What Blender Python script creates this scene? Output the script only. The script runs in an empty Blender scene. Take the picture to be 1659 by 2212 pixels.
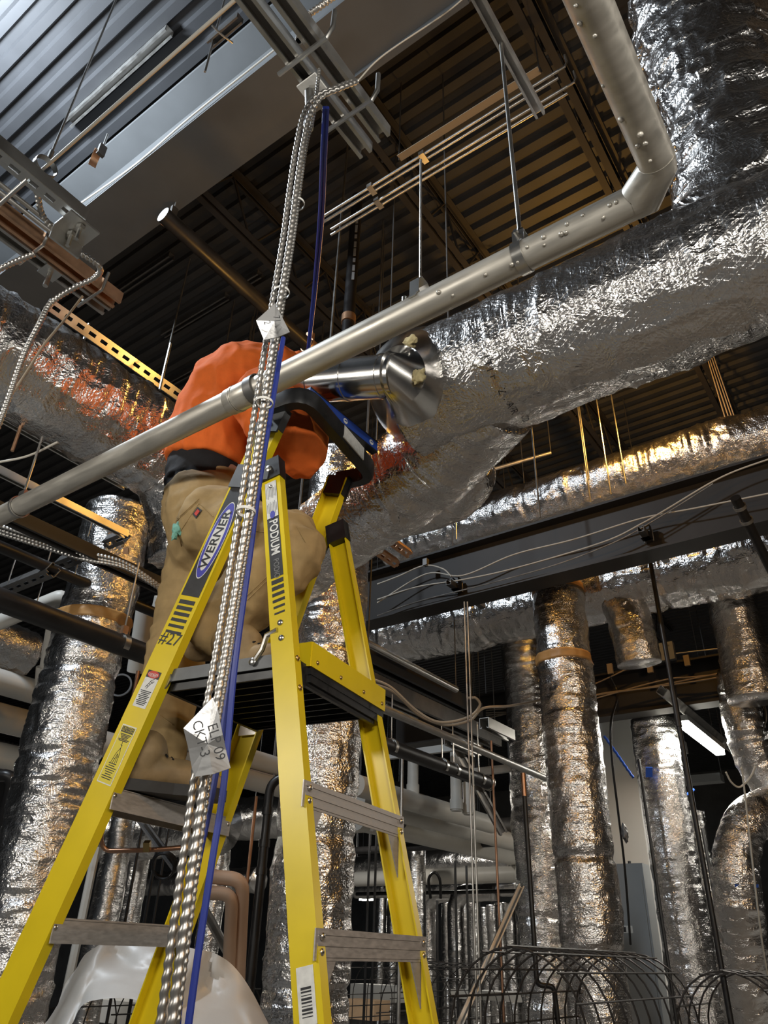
import bpy, math, random
import numpy as np
from mathutils import Vector, Matrix
random.seed(7)
sc = bpy.context.scene
col = sc.collection
A = lambda *a: np.array(a, float)
# ------------------------------------------------------------------ camera
FPX, PITCH, ROLL, HEAD, CAMZ = 1600.0, math.radians(30.8), math.radians(1.84), math.radians(36.27), 1.7
fw = A(-math.sin(HEAD)*math.cos(PITCH), math.cos(HEAD)*math.cos(PITCH), math.sin(PITCH))
_r0 = A(math.cos(HEAD), math.sin(HEAD), 0); _u0 = np.cross(_r0, fw)
rt = _r0*math.cos(ROLL)+_u0*math.sin(ROLL); up = -_r0*math.sin(ROLL)+_u0*math.cos(ROLL)
CAM = A(0, 0, CAMZ)
cd = bpy.data.cameras.new('camera'); co = bpy.data.objects.new('camera', cd); col.objects.link(co)
cd.sensor_fit = 'HORIZONTAL'; cd.sensor_width = 36; cd.lens = 36*FPX/1659; cd.clip_start = .05; cd.clip_end = 200
M = Matrix.Identity(4)
for i in range(3): M[i][0], M[i][1], M[i][2], M[i][3] = rt[i], up[i], -fw[i], CAM[i]
co.matrix_world = M; sc.camera = co
# ------------------------------------------------------------------ world, exposure
wd = bpy.data.worlds.new('world'); sc.world = wd; wd.use_nodes = True
wd.node_tree.nodes['Background'].inputs[0].default_value = (.6, .68, .8, 1)
wd.node_tree.nodes['Background'].inputs[1].default_value = .065
sc.view_settings.view_transform = 'Standard'; sc.view_settings.look = 'None'
sc.view_settings.exposure = 0.08; sc.view_settings.gamma = 1; sc.view_settings.use_curve_mapping = False
cy = sc.cycles; cy.adaptive_threshold = .02; cy.max_bounces = 6; cy.diffuse_bounces = 3; cy.glossy_bounces = 4; cy.transmission_bounces = 3; cy.transparent_max_bounces = 4; cy.caustics_reflective = False; cy.caustics_refractive = False
# ------------------------------------------------------------------ projection helpers (real places from sight lines)
def ray(px, py): return fw+rt*(px-829.5)/FPX-up*(py-1106)/FPX
def D(px, py, d): return CAM+ray(px, py)*d
def Zp(px, py, zr): d = ray(px, py); return CAM+d*zr/d[2]
def Yp(px, py, y): d = ray(px, py); return CAM+d*y/d[1]
def Xp(px, py, x): d = ray(px, py); return CAM+d*x/d[0]
X, Y, Z = A(1,0,0), A(0,1,0), A(0,0,1)
def onl(P, d, px=None, py=None):
    k = rt*FPX-fw*(px-829.5) if px is not None else -up*FPX-fw*(py-1106)
    return P+d*(-((P-CAM)@k)/(d@k))
def pxl(P):
    a = P-CAM; return (829.5+FPX*(a@rt)/(a@fw), 1106-FPX*(a@up)/(a@fw))
nrm = lambda v: v/max(1e-12, np.linalg.norm(v))
# ------------------------------------------------------------------ lamps behind and beside the viewer
def lamp_area(name, loc, tgt, sx, sy, power, colr):
    l = bpy.data.lights.new(name, 'AREA'); l.shape = 'RECTANGLE'; l.size = sx; l.size_y = sy; l.energy = power; l.color = colr
    o = bpy.data.objects.new(name, l); col.objects.link(o); o.location = loc
    o.rotation_euler = (Vector(tgt)-Vector(loc)).to_track_quat('-Z', 'Y').to_euler(); return o
def lamp_point(name, loc, power, colr, rad=.06):
    l = bpy.data.lights.new(name, 'POINT'); l.energy = power; l.color = colr; l.shadow_soft_size = rad
    o = bpy.data.objects.new(name, l); col.objects.link(o); o.location = loc; return o
WHITE, COOL, WARM = (1, .95, .86), (.80, .90, 1), (1, .50, .10)
# strip lights behind the viewer, the corner lamp, warm temporary bulbs, and strip lights far back in the room
lamp_area('work_strip_a', (.9, -.9, 2.9), (-1.2, 1.4, 2.6), 1.25, .14, 40, WHITE)
lamp_area('work_strip_b', (-2.3, -1.5, 2.9), (-1.6, 1.6, 2.6), 1.25, .14, 32, WHITE)
lamp_area('work_strip_c', (3.2, .8, 3.0), (-.5, 2.4, 2.6), 1.25, .14, 34, WHITE)
lamp_point('corner_lamp', tuple(Zp(-210, 60, 4.8)), 470, COOL, .18)
lamp_point('warm_bulb_a', tuple(D(1310, 850, 6.45)), 70, WARM, .06)
lamp_point('warm_bulb_b', tuple(D(1010, 860, 4.4)), 11, WARM, .05)
lamp_point('warm_bulb_c', tuple(D(585, 860, 4.0)), 13, WARM, .05)
lamp_point('warm_bulb_d', (2.4, 2.6, 3.7), 62, WARM, .06)
for i_, (p_, e_) in enumerate((((-6.5, 8.5, 3.6), 60), ((-2.5, 11, 3.5), 60), ((-9.5, 4.5, 3.5), 60), ((-8, 14, 3.6), 80), ((.5, 9.5, 3.6), 45))):
    lamp_area('far_strip_%d' % i_, p_, (p_[0], p_[1], 0), .14, 1.2, e_, WHITE)
# ------------------------------------------------------------------ materials
MATS = {}
def mat(name, color, rough=.5, metal=0, **k):
    m = bpy.data.materials.new(name); m.use_nodes = True; MATS[name] = m
    nt = m.node_tree; b = nt.nodes['Principled BSDF']
    b.inputs['Base Color'].default_value = (*color, 1); b.inputs['Roughness'].default_value = rough; b.inputs['Metallic'].default_value = metal
    tc = nt.nodes.new('ShaderNodeTexCoord')
    def N(t, **kw):
        n = nt.nodes.new(t)
        for a, v in kw.items(): setattr(n, a, v)
        return n
    L = nt.links.new
    if k.get('var') or k.get('bump') or k.get('rvar'):
        mp = N('ShaderNodeMapping'); L(tc.outputs['Object'], mp.inputs[0]); mp.inputs['Scale'].default_value = k.get('stretch', (1, 1, 1))
        n = N('ShaderNodeTexNoise'); n.inputs['Scale'].default_value = k.get('scale', 12); n.inputs['Detail'].default_value = k.get('detail', 6); L(mp.outputs[0], n.inputs['Vector'])
        if k.get('var'):
            v = k['var']; mx = N('ShaderNodeMix', data_type='RGBA'); 
            mx.inputs[6].default_value = (*[c*(1-v) for c in color], 1); mx.inputs[7].default_value = (*[min(1, c*(1+v)) for c in color], 1)
            cr = N('ShaderNodeMapRange'); cr.inputs[1].default_value = .3; cr.inputs[2].default_value = .7; L(n.outputs[0], cr.inputs[0])
            L(cr.outputs[0], mx.inputs[0]); L(mx.outputs[2], b.inputs['Base Color'])
        if k.get('rvar'):
            cr = N('ShaderNodeMapRange'); cr.inputs[1].default_value = .3; cr.inputs[2].default_value = .7
            cr.inputs[3].default_value = max(.02, rough-k['rvar']); cr.inputs[4].default_value = rough+k['rvar']; L(n.outputs[0], cr.inputs[0]); L(cr.outputs[0], b.inputs['Roughness'])
        if k.get('bump'):
            bp = N('ShaderNodeBump'); bp.inputs['Strength'].default_value = k.get('bstr', .5); bp.inputs['Distance'].default_value = k['bump']
            L(n.outputs[0], bp.inputs['Height']); L(bp.outputs[0], b.inputs['Normal'])
    if k.get('emit'):
        b.inputs['Emission Color'].default_value = (*k['emit'], 1); b.inputs['Emission Strength'].default_value = k['es']
    if k.get('trans'): b.inputs['Transmission Weight'].default_value = k['trans']
    if k.get('alpha') is not None: b.inputs['Alpha'].default_value = k['alpha']
    return m
def foil_mat(name, color, rough, grid=True, s=1.0, bd=.010):
    m = bpy.data.materials.new(name); m.use_nodes = True; MATS[name] = m; nt = m.node_tree; b = nt.nodes['Principled BSDF']; L = nt.links.new
    b.inputs['Base Color'].default_value = (*color, 1); b.inputs['Metallic'].default_value = 1; b.inputs['Roughness'].default_value = rough
    def N(t, **kw):
        n = nt.nodes.new(t)
        for a, v in kw.items(): setattr(n, a, v)
        return n
    def mth(op, x, y=None):
        n = N('ShaderNodeMath', operation=op)
        for i, q in enumerate((x, y)):
            if q is None: continue
            if isinstance(q, (int, float)): n.inputs[i].default_value = q
            else: L(q, n.inputs[i])
        return n.outputs[0]
    tc = N('ShaderNodeTexCoord'); uv = tc.outputs['UV']
    n1 = N('ShaderNodeTexNoise'); n1.inputs['Scale'].default_value = 7*s; n1.inputs['Detail'].default_value = 3; L(tc.outputs['Object'], n1.inputs['Vector'])
    # creases: distorted cells, seen as flat shards between sharp folds
    dm = N('ShaderNodeVectorMath', operation='MULTIPLY_ADD'); L(n1.outputs['Color'], dm.inputs[0]); dm.inputs[1].default_value = (.12, .12, .12); L(tc.outputs['Object'], dm.inputs[2])
    v1 = N('ShaderNodeTexVoronoi', feature='F1'); v1.inputs['Scale'].default_value = 13*s; L(dm.outputs[0], v1.inputs['Vector'])
    v2 = N('ShaderNodeTexVoronoi', feature='F1'); v2.inputs['Scale'].default_value = 34*s; L(dm.outputs[0], v2.inputs['Vector'])
    h = mth('ADD', mth('MULTIPLY', v1.outputs['Distance'], .62), mth('MULTIPLY', v2.outputs['Distance'], .30))
    # where the sheet is taut the creases die down
    n3 = N('ShaderNodeTexNoise'); n3.inputs['Scale'].default_value = 2.6; L(tc.outputs['Object'], n3.inputs['Vector'])
    cr = N('ShaderNodeMapRange'); cr.inputs[1].default_value = .38; cr.inputs[2].default_value = .62; cr.inputs[3].default_value = .15; cr.inputs[4].default_value = 1.0; L(n3.outputs[0], cr.inputs[0])
    h = mth('MULTIPLY', h, cr.outputs[0])
    # fine wrinkles running around the duct
    mp = N('ShaderNodeMapping'); L(uv, mp.inputs[0]); mp.inputs['Scale'].default_value = (60*s, 14*s, 1)
    n2 = N('ShaderNodeTexNoise'); n2.inputs['Scale'].default_value = 1; n2.inputs['Detail'].default_value = 4; L(mp.outputs[0], n2.inputs['Vector'])
    h = mth('ADD', h, mth('MULTIPLY', n2.outputs[0], .34))
    v3 = N('ShaderNodeTexVoronoi', feature='F1'); v3.inputs['Scale'].default_value = 85*s; L(dm.outputs[0], v3.inputs['Vector'])
    h = mth('ADD', h, mth('MULTIPLY', v3.outputs['Distance'], .26 if grid else .1))
    if grid:   # reinforcing scrim threads
        sx = N('ShaderNodeSeparateXYZ'); L(uv, sx.inputs[0]); U, V = sx.outputs[0], sx.outputs[1]
        def lines(t, p): 
            f = mth('FRACT', mth('MULTIPLY', t, 1/p)); a = mth('ABSOLUTE', mth('SUBTRACT', f, .5))
            return mth('MAXIMUM', mth('SUBTRACT', a, .40), 0)
        g = mth('ADD', lines(U, .016), mth('ADD', lines(mth('ADD', mth('MULTIPLY', U, .55), V), .02), lines(mth('SUBTRACT', V, mth('MULTIPLY', U, .55)), .02)))
        h = mth('ADD', h, mth('MULTIPLY', g, .35))
    bp = N('ShaderNodeBump'); bp.inputs['Strength'].default_value = 1; bp.inputs['Distance'].default_value = bd; L(h, bp.inputs['Height']); L(bp.outputs[0], b.inputs['Normal'])
    return m
foil_mat('foil', (.74, .72, .70), .24, bd=.0075)
foil_mat('foil_far', (.74, .72, .70), .24, grid=False, s=.9, bd=.009)
mat('galv', (.62, .61, .58), .34, 1, var=.1, scale=9, rvar=.08, bump=.001, bstr=.25)
mat('pipe_steel', (.56, .53, .47), .42, .6, var=.14, scale=14, stretch=(.5, 3, 3), rvar=.1, bump=.002, bstr=.25)
mat('sheet_metal', (.66, .65, .63), .2, 1, var=.05, scale=6, rvar=.05)
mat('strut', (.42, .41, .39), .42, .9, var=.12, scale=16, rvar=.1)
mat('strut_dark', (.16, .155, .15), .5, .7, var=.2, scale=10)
mat('black_iron', (.014, .013, .013), .42, 0, var=.25, scale=10, rvar=.1)
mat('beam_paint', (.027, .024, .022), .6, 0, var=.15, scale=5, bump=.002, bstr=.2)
mat('girder_paint', (.145, .15, .153), .6, 0, var=.08, scale=4, bump=.002, bstr=.2)
mat('deck', (.034, .035, .038), .6, 0, var=.18, scale=3)
mat('wall_paint', (.13, .135, .14), .8, 0, var=.2, scale=2)
mat('concrete', (.24, .235, .225), .7, 0, var=.15, scale=1.5, bump=.004, bstr=.3)
mat('yellow', (.80, .60, .012), .33, 0, var=.07, scale=7, bump=.0006, bstr=.2)
mat('alum', (.50, .46, .43), .45, .45, var=.12, scale=40, stretch=(.2, 1, 4), rvar=.1)
mat('black_plastic', (.012, .012, .013), .38, 0, var=.3, scale=20, rvar=.12)
mat('grey_cast', (.13, .135, .14), .5, .4, var=.1, scale=30)
mat('steel_bright', (.66, .64, .60), .28, 1, var=.05, scale=20)
mat('brass', (.50, .36, .15), .35, 1)
mat('orange_cloth', (.88, .17, .022), .85, 0, var=.07, scale=30, bump=.004, bstr=.5, detail=8)
mat('tan_cloth', (.40, .275, .125), .88, 0, var=.12, scale=24, bump=.004, bstr=.5, detail=8)
mat('black_cloth', (.009, .009, .011), .85, 0, var=.2, scale=60, bump=.002)
mat('boot_leather', (.33, .225, .11), .65, 0, var=.2, scale=22, bump=.003)
mat('rubber', (.022, .021, .02), .6, 0, var=.3, scale=40, bump=.002)
mat('skin', (.45, .25, .17), .55, 0, var=.08, scale=20)
mat('hair', (.02, .015, .012), .6, 0, var=.3, scale=80)
mat('teal_cloth', (.22, .50, .42), .9, 0, var=.2, scale=60, bump=.003)
mat('pvc', (.66, .63, .57), .45, 0, var=.05, scale=4)
mat('pvc_lamplit', (.66, .46, .33), .4, 0, var=.05, scale=5)  # cream pipe with the warm lamplight painted into its base colour
mat('copper', (.48, .27, .17), .35, 1, var=.15, scale=10)
mat('bronze_and_lamplit', (.55, .33, .2), .4, .8, var=.15, scale=30)  # bronze clamps, and steel struts whose orange lamplight is painted in
mat('armor', (.52, .50, .47), .38, .9, var=.05, scale=30)
mat('blue_cable', (.025, .045, .30), .4)
mat('blue_tape', (.03, .12, .62), .5)
mat('white_cable', (.58, .55, .48), .55)
mat('tan_cable', (.42, .34, .25), .55)
mat('tape', (.46, .46, .46), .30, .25, var=.06, scale=30, bump=.003, bstr=.5)
mat('kraft', (.50, .27, .09), .5, 0, var=.12, scale=12)
mat('film', (.66, .64, .61), .45, 0, trans=.08, bump=.01, scale=8, bstr=.4)
mat('wire', (.045, .04, .037), .5, .5)
mat('lamp_glow', (1, 1, .95), .5, emit=(1, .96, .84), es=26)
mat('bulb_glow', (1, .7, .3), .5, emit=(1, .52, .14), es=60)
mat('cool_glow', (1, 1, 1), .5, emit=(.82, .91, 1), es=60)
mat('lamp_body', (.55, .56, .54), .5)
mat('yellow_wool', (.62, .52, .28), .95, 0, var=.2, scale=60, bump=.01)
mat('white_ink', (.78, .77, .73), .5, 0, var=.12, scale=60)
mat('black_ink', (.025, .025, .027), .5, 0, var=.3, scale=50)
mat('blue_ink', (.06, .06, .42), .5)
mat('grey_ink', (.22, .22, .22), .5)
mat('red_ink', (.62, .05, .03), .5)
mat('yellow_ink', (.78, .64, .05), .5)
mat('panel_grey', (.30, .31, .31), .5, 0, var=.05, scale=3)
mat('blue_tool', (.02, .07, .38), .4)
mat('cardboard', (.45, .30, .18), .8, 0, var=.1, scale=8)
mat('box_white', (.62, .61, .58), .6)
# ------------------------------------------------------------------ mesh building
def vnoise(p):
    i = np.floor(p).astype(np.int64); f = p-i; f = f*f*f*(f*(f*6-15)+10)
    def hsh(a): 
        h = (a[:, 0]*374761393+a[:, 1]*668265263+a[:, 2]*2147483647) & 0x7fffffff
        h = ((h ^ (h >> 13))*1274126177) & 0x7fffffff
        return ((h ^ (h >> 16)) & 0xffff)/65535.
    out = 0
    for dx in (0, 1):
        for dy in (0, 1):
            for dz in (0, 1):
                w = (f[:, 0] if dx else 1-f[:, 0])*(f[:, 1] if dy else 1-f[:, 1])*(f[:, 2] if dz else 1-f[:, 2])
                out = out+w*hsh(i+np.array([dx, dy, dz]))
    return out*2-1
def crease(p): return 1-2*np.abs(vnoise(p))
def link(o): col.objects.link(o); return o
def tag(o, label=None, cat=None, group=None, kind=None):
    if label: o['label'] = label
    if cat: o['category'] = cat
    if group: o['group'] = group
    if kind or cat: o['kind'] = kind or 'thing'
    return o
def thing(name, label, cat, loc, group=None):
    o = link(bpy.data.objects.new(name, None)); o.location = tuple(float(q) for q in loc); o.empty_display_size = .05
    return tag(o, label, cat, group)
class MB:
    def __init__(s): s.v = []; s.f = []; s.uv = None
    def add(s, v, f):
        b = len(s.v); s.v += [tuple(map(float, q)) for q in v]; s.f += [tuple(i+b for i in q) for q in f]; return s
    def box(s, c, ax, ay, az):   # half-axis vectors
        c = np.array(c); v = [c+i*ax+j*ay+k*az for i in (-1, 1) for j in (-1, 1) for k in (-1, 1)]
        f = [(0, 1, 3, 2), (4, 6, 7, 5), (0, 4, 5, 1), (2, 3, 7, 6), (0, 2, 6, 4), (1, 5, 7, 3)]
        if np.dot(np.cross(ax, ay), az) < 0: f = [q[::-1] for q in f]
        return s.add(v, f)
    def bar(s, P0, P1, w, h, upv=Z):   # rectangular bar, w across, h along up
        d = nrm(P1-P0); sd = np.cross(d, upv)
        if np.linalg.norm(sd) < 1e-6: sd = np.cross(d, X)
        sd = nrm(sd); u = np.cross(sd, d); return s.box((P0+P1)/2, (P1-P0)/2, sd*w/2, u*h/2)
    def prism(s, prof, P0, P1, side, upv=None):
        d = nrm(P1-P0); sd = nrm(side-d*(side@d)); u = np.cross(sd, d) if upv is None else upv
        n = len(prof); v = [P+sd*a+u*b for P in (P0, P1) for a, b in prof]
        f = [(i, (i+1) % n, n+(i+1) % n, n+i) for i in range(n)]
        # caps as fan-free ngons
        f += [tuple(range(n))[::-1], tuple(range(n, 2*n))]
        return s.add(v, f)
    def tube(s, pts, r, seg=12, caps=True):
        pts = [np.array(p, float) for p in pts]; n = len(pts); rs = r if hasattr(r, '__len__') else [r]*n
        T = [nrm((pts[min(i+1, n-1)]-pts[max(i-1, 0)])) for i in range(n)]
        a = np.cross(T[0], Z); a = np.cross(T[0], X) if np.linalg.norm(a) < 1e-3 else a; a = nrm(a)
        v = []
        for i in range(n):
            a = nrm(a-T[i]*(a@T[i])); b = np.cross(T[i], a); k = 1.
            if 0 < i < n-1:
                c = nrm(pts[i]-pts[i-1])@T[i]; k = 1/max(.5, c)
                bis = nrm(pts[i+1]-pts[i])-nrm(pts[i]-pts[i-1])
            for j in range(seg):
                t = 2*math.pi*j/seg; o = a*math.cos(t)+b*math.sin(t)
                if k > 1.002:
                    m = nrm(bis); o = o+m*(o@m)*(k-1)
                v.append(pts[i]+o*rs[i])
        f = [(i*seg+j, i*seg+(j+1) % seg, (i+1)*seg+(j+1) % seg, (i+1)*seg+j) for i in range(n-1) for j in range(seg)]
        f = [q[::-1] for q in f] if False else f
        if caps: f += [tuple(range(seg))[::-1], tuple((n-1)*seg+j for j in range(seg))]
        return s.add(v, f)
    def cyl(s, P0, P1, r, seg=14): return s.tube([P0, P1], r, seg)
    def ring(s, c, axis, R, w, t, seg=20, a0=0, a1=2*math.pi, ref=None):   # flat band around an axis
        axis = nrm(axis); e = np.cross(axis, Z if ref is None else ref); e = np.cross(axis, X) if np.linalg.norm(e) < 1e-3 else e; e = nrm(e); g = np.cross(axis, e)
        full = abs(a1-a0-2*math.pi) < 1e-6; n = seg if full else seg+1; v = []
        for i in range(n):
            t_ = a0+(a1-a0)*i/seg; o = e*math.cos(t_)+g*math.sin(t_)
            for rr_, q in ((R, -1), (R+t, -1), (R+t, 1), (R, 1)): v.append(c+o*rr_+axis*q*w/2)
        f = []
        for i in range(seg):
            j = (i+1) % n
            for k in range(4): f.append((i*4+k, i*4+(k+1) % 4, j*4+(k+1) % 4, j*4+k))
        if not full: f += [(3, 2, 1, 0), (4*seg, 4*seg+1, 4*seg+2, 4*seg+3)]
        return s.add(v, f)
    def build(s, name, m, parent=None, smooth=False, loc=None, sharp=40):
        v = np.array(s.v, float)
        if parent is not None: o0 = np.array(parent_loc(parent))
        else: o0 = A(*((v.min(0)+v.max(0))/2)); o0[2] = v[:, 2].min()
        me = bpy.data.meshes.new(name); me.from_pydata((v-o0).tolist(), [], s.f)
        me.materials.append(MATS[m] if isinstance(m, str) else m)
        if smooth:
            me.polygons.foreach_set('use_smooth', [True]*len(me.polygons)); me.set_sharp_from_angle(angle=math.radians(sharp))
        me.update(); o = link(bpy.data.objects.new(name, me))
        if parent is not None: o.parent = parent
        else: o.location = tuple(o0)
        return o
def parent_loc(o):
    l = A(*o.location)
    while o.parent: o = o.parent; l = l+A(*o.location)
    return l
def one(name, mb, m, label, cat, group=None, kind=None, smooth=False): return tag(mb.build(name, m, None, smooth), label, cat, group, kind)
def spline(pts, n=12):
    P = [np.array(p, float) for p in pts]; P = [2*P[0]-P[1]]+P+[2*P[-1]-P[-2]]; out = []
    for i in range(1, len(P)-2):
        for k in range(n):
            t = k/n; a, b, c, d = P[i-1:i+3]
            out.append(.5*((2*b)+(c-a)*t+(2*a-5*b+4*c-d)*t*t+(3*b-a-3*c+d)*t**3))
    out.append(P[-2]); return out
def fillet(pts, r, n=10):
    pts = [np.array(p, float) for p in pts]; out = [pts[0]]
    for i in range(1, len(pts)-1):
        a, b, c = pts[i-1:i+2]; d0, d1 = nrm(a-b), nrm(c-b); q = min(r, .49*np.linalg.norm(a-b), .49*np.linalg.norm(c-b))
        for k in range(n+1):
            t = k/n; out.append((1-t)**2*(b+d0*q)+2*t*(1-t)*b+t*t*(b+d1*q))
    return out+[pts[-1]]
def resample(pts, step):
    pts = np.array(pts); L = np.r_[0, np.cumsum(np.linalg.norm(np.diff(pts, axis=0), axis=1))]; n = max(3, int(L[-1]/step)+1)
    t = np.linspace(0, L[-1], n); return np.stack([np.interp(t, L, pts[:, k]) for k in range(3)], 1), t
def foil_tube(name, pts, R, parent=None, label=None, cat='duct', group=None, step=.012, amp=1., m='foil', waist=(), taper=None, seed=0, t0=0.):
    """insulated duct: a lumpy foil sleeve with real folds; waist = taped pinches (distance along, depth)"""
    P, t = resample(pts, step); n = len(P); seg = max(20, int(2*math.pi*R/step/1.2)); T = np.gradient(P, axis=0); T /= np.linalg.norm(T, axis=1)[:, None]
    a = np.cross(T[0], Z); a = nrm(np.cross(T[0], X) if np.linalg.norm(a) < .1 else a); ring = []
    for i in range(n):
        a = nrm(a-T[i]*(a@T[i])); ring.append((a, np.cross(T[i], a)))
    th = np.linspace(0, 2*math.pi, seg+1); c, s_ = np.cos(th), np.sin(th)
    dirs = np.array([x[0] for x in ring])[:, None, :]*c[None, :, None]+np.array([x[1] for x in ring])[:, None, :]*s_[None, :, None]
    pos = P[:, None, :]+dirs*R; q = pos.reshape(-1, 3)+seed*7.3
    tt = np.repeat(t, seg+1)+t0; loc = np.stack([tt+seed, R*np.tile(c, n), R*np.tile(s_, n)], 1)
    rid = lambda w_: np.clip((crease(w_)-.62)/.38, 0, 1)
    diag = loc@np.array([[1, .5, 0], [-.45, 1, 0], [0, .6, 1.]])
    d = amp*(.009*vnoise(q*2.1)+.004*vnoise(q*7+3)+.011*rid(diag*A(4.2, 2.2, 2.2)+9)*np.clip(vnoise(q*1.7+11)+.5, 0, 1)+.0055*rid(q*A(11, 11, 8)+5)+.003*crease(q*17))
    sag = np.clip(vnoise(loc*A(2.0, 2, 2)+40)*1.6-.1, 0, 1)   # bunched wrinkles in places
    d += amp*sag*(.008*crease(loc*A(20, 4, 4)+5)+.004*crease(loc*A(37, 9, 9)+15))
    if taper is not None: d += np.repeat(np.interp(t, [0, t[-1]], taper), seg+1)*R
    for w0, dep in waist: d -= .55*dep*np.exp(-((tt-w0)/.03)**2)
    d = d.reshape(n, seg+1); d[:, -1] = d[:, 0]
    pos = pos+dirs*d[:, :, None]
    v = pos[:, :seg].reshape(-1, 3); f = []
    idx = lambda i, j: i*seg+j % seg
    f = [(idx(i, j), idx(i, j+1), idx(i+1, j+1), idx(i+1, j)) for i in range(n-1) for j in range(seg)]
    nq = len(f); f += [tuple(range(seg))[::-1], tuple((n-1)*seg+j for j in range(seg))]
    o0 = parent_loc(parent) if parent is not None else A(v[:, 0].mean(), v[:, 1].mean(), v[:, 2].min())
    me = bpy.data.meshes.new(name); me.from_pydata((v-o0).tolist(), [], f); me.materials.append(MATS[m])
    uvl = me.uv_layers.new(name='UVMap'); ii, jj = np.divmod(np.arange(nq), seg)
    arc = 2*math.pi*R/seg
    uvs = np.zeros((len(me.loops), 2)); q4 = np.stack([np.stack([t[ii], jj*arc], 1), np.stack([t[ii], (jj+1)*arc], 1), np.stack([t[ii+1], (jj+1)*arc], 1), np.stack([t[ii+1], jj*arc], 1)], 1).reshape(-1, 2)
    uvs[:len(q4)] = q4; uvl.data.foreach_set('uv', uvs.ravel())
    me.polygons.foreach_set('use_smooth', [True]*len(me.polygons)); me.update()
    o = link(bpy.data.objects.new(name, me))
    if parent is not None: o.parent = parent
    else: o.location = tuple(o0)
    if label: tag(o, label, cat, group)
    return o
_tc = {}
def text(s, size, org, xd, yd, m, parent, name='lettering', off=.0012, sx=1., bold=0.):
    key = (s, bold)
    if key not in _tc:
        cu = bpy.data.curves.new('t', 'FONT'); cu.body = s; cu.size = 1; cu.align_x = 'CENTER'; cu.align_y = 'CENTER'; cu.resolution_u = 3; cu.offset = bold
        o = bpy.data.objects.new('t', cu); col.objects.link(o); bpy.context.view_layer.update()
        me = o.evaluated_get(bpy.context.evaluated_depsgraph_get()).to_mesh()
        _tc[key] = ([tuple(v.co) for v in me.vertices], [tuple(p.vertices) for p in me.polygons])
        bpy.data.objects.remove(o)
    v, f = _tc[key]; xd, yd = nrm(xd), nrm(yd); zd = np.cross(xd, yd)
    return MB().add([org+xd*a[0]*size*sx+yd*a[1]*size+zd*off for a in v], f).build(name, m, parent)
def plate(mb, c, xd, yd, hx, hy, t=.0006):
    xd, yd = nrm(xd), nrm(yd); return mb.box(c, xd*hx, yd*hy, np.cross(xd, yd)*t)
STRUT = [(-.0205, 0), (.0205, 0), (.0205, .041), (.011, .041), (.011, .034), (.0125, .034), (.0125, .0385), (.018, .0385), (.018, .0025), (-.018, .0025), (-.018, .0385), (-.0125, .0385), (-.0125, .034), (-.011, .034), (-.011, .041), (-.0205, .041)]
def strut(mb, P0, P1, openv, k=1.):   # channel whose open side looks along openv
    d = nrm(P1-P0); side = np.cross(openv, d); return mb.prism([(a*k, b*k) for a, b in STRUT], P0, P1, side, nrm(openv-d*(openv@d)))
def slotted(mb, P0, P1, face, k=1., pitch=.0508):   # channel with a slotted back that looks along face
    d = nrm(P1-P0); face = nrm(face-d*(face@d)); sd = np.cross(face, d); L = np.linalg.norm(P1-P0); w, h, t = .0205*k, .041*k, .0013*k
    for q in (-1, 1):
        mb.box((P0+P1)/2+sd*q*w-face*h/2, d*L/2, sd*t, face*h/2); mb.box((P0+P1)/2+sd*q*(w-.005*k)-face*h, d*L/2, sd*.005*k, face*t)
        mb.box((P0+P1)/2+sd*q*.0137*k, d*L/2, sd*.0068*k, face*t)
    n = int(L/(pitch*k))
    for i in range(n+1):
        c = P0+d*min(L-.001, i*pitch*k+.0001); mb.box(c, d*.011*k, sd*.0072*k, face*t)
    return mb
def rod(name, P0, P1, r, label, m='galv', cat='rod', group=None): return one(name, MB().cyl(P0, P1, r, 8), m, label, cat, group, smooth=True)
# ================================================================== THE ROOM
CEIL = 7.2
x0, x1, y0, y1 = -24., 7., -6., 27.
tag(MB().box(A((x0+x1)/2, (y0+y1)/2, -.05), X*(x1-x0)/2, Y*(y1-y0)/2, Z*.05).build('floor', 'concrete'), 'bare grey concrete floor slab', None, kind='structure')
mb = MB(); p = .1524; y = y0; prof = []
while y < y1: prof += [(y, 0), (y+.062, 0), (y+.078, .038), (y+p-.016, .038)]; y += p
v = [A(xx, a, CEIL+b) for xx in (x0, x1) for a, b in prof]; n = len(prof)
mb.add(v, [(i, n+i, n+i+1, i+1) for i in range(n-1)])
mb.box(A((x0+x1)/2, (y0+y1)/2, CEIL+.1), X*(x1-x0)/2, Y*(y1-y0)/2, Z*.03)
tag(mb.build('ceiling', 'deck'), 'dark ribbed metal roof deck', None, kind='structure')
for nm, c, a, b in (('wall_left', A(x0-.1, (y0+y1)/2, CEIL/2), X*.1, Y*(y1-y0)/2), ('wall_right', A(x1+.1, (y0+y1)/2, CEIL/2), X*.1, Y*(y1-y0)/2),
                    ('wall_back', A((x0+x1)/2, y1+.1, CEIL/2), X*(x1-x0)/2, Y*.1), ('wall_front', A((x0+x1)/2, y0-.1, CEIL/2), X*(x1-x0)/2, Y*.1)):
    tag(MB().box(c, a, b, Z*(CEIL/2+.1)).build(nm, 'wall_paint'), 'plain dark wall', None, kind='structure')
def ibeam(mb, P0, P1, h, b, tw=.012, tf=.018):   # P = bottom centre
    pr = [(-b/2, 0), (b/2, 0), (b/2, tf), (tw/2, tf), (tw/2, h-tf), (b/2, h-tf), (b/2, h), (-b/2, h), (-b/2, h-tf), (-tw/2, h-tf), (-tw/2, tf), (-b/2, tf)]
    d = nrm(P1-P0); return mb.prism(pr, P0, P1, np.cross(d, Z), Z)
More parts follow.
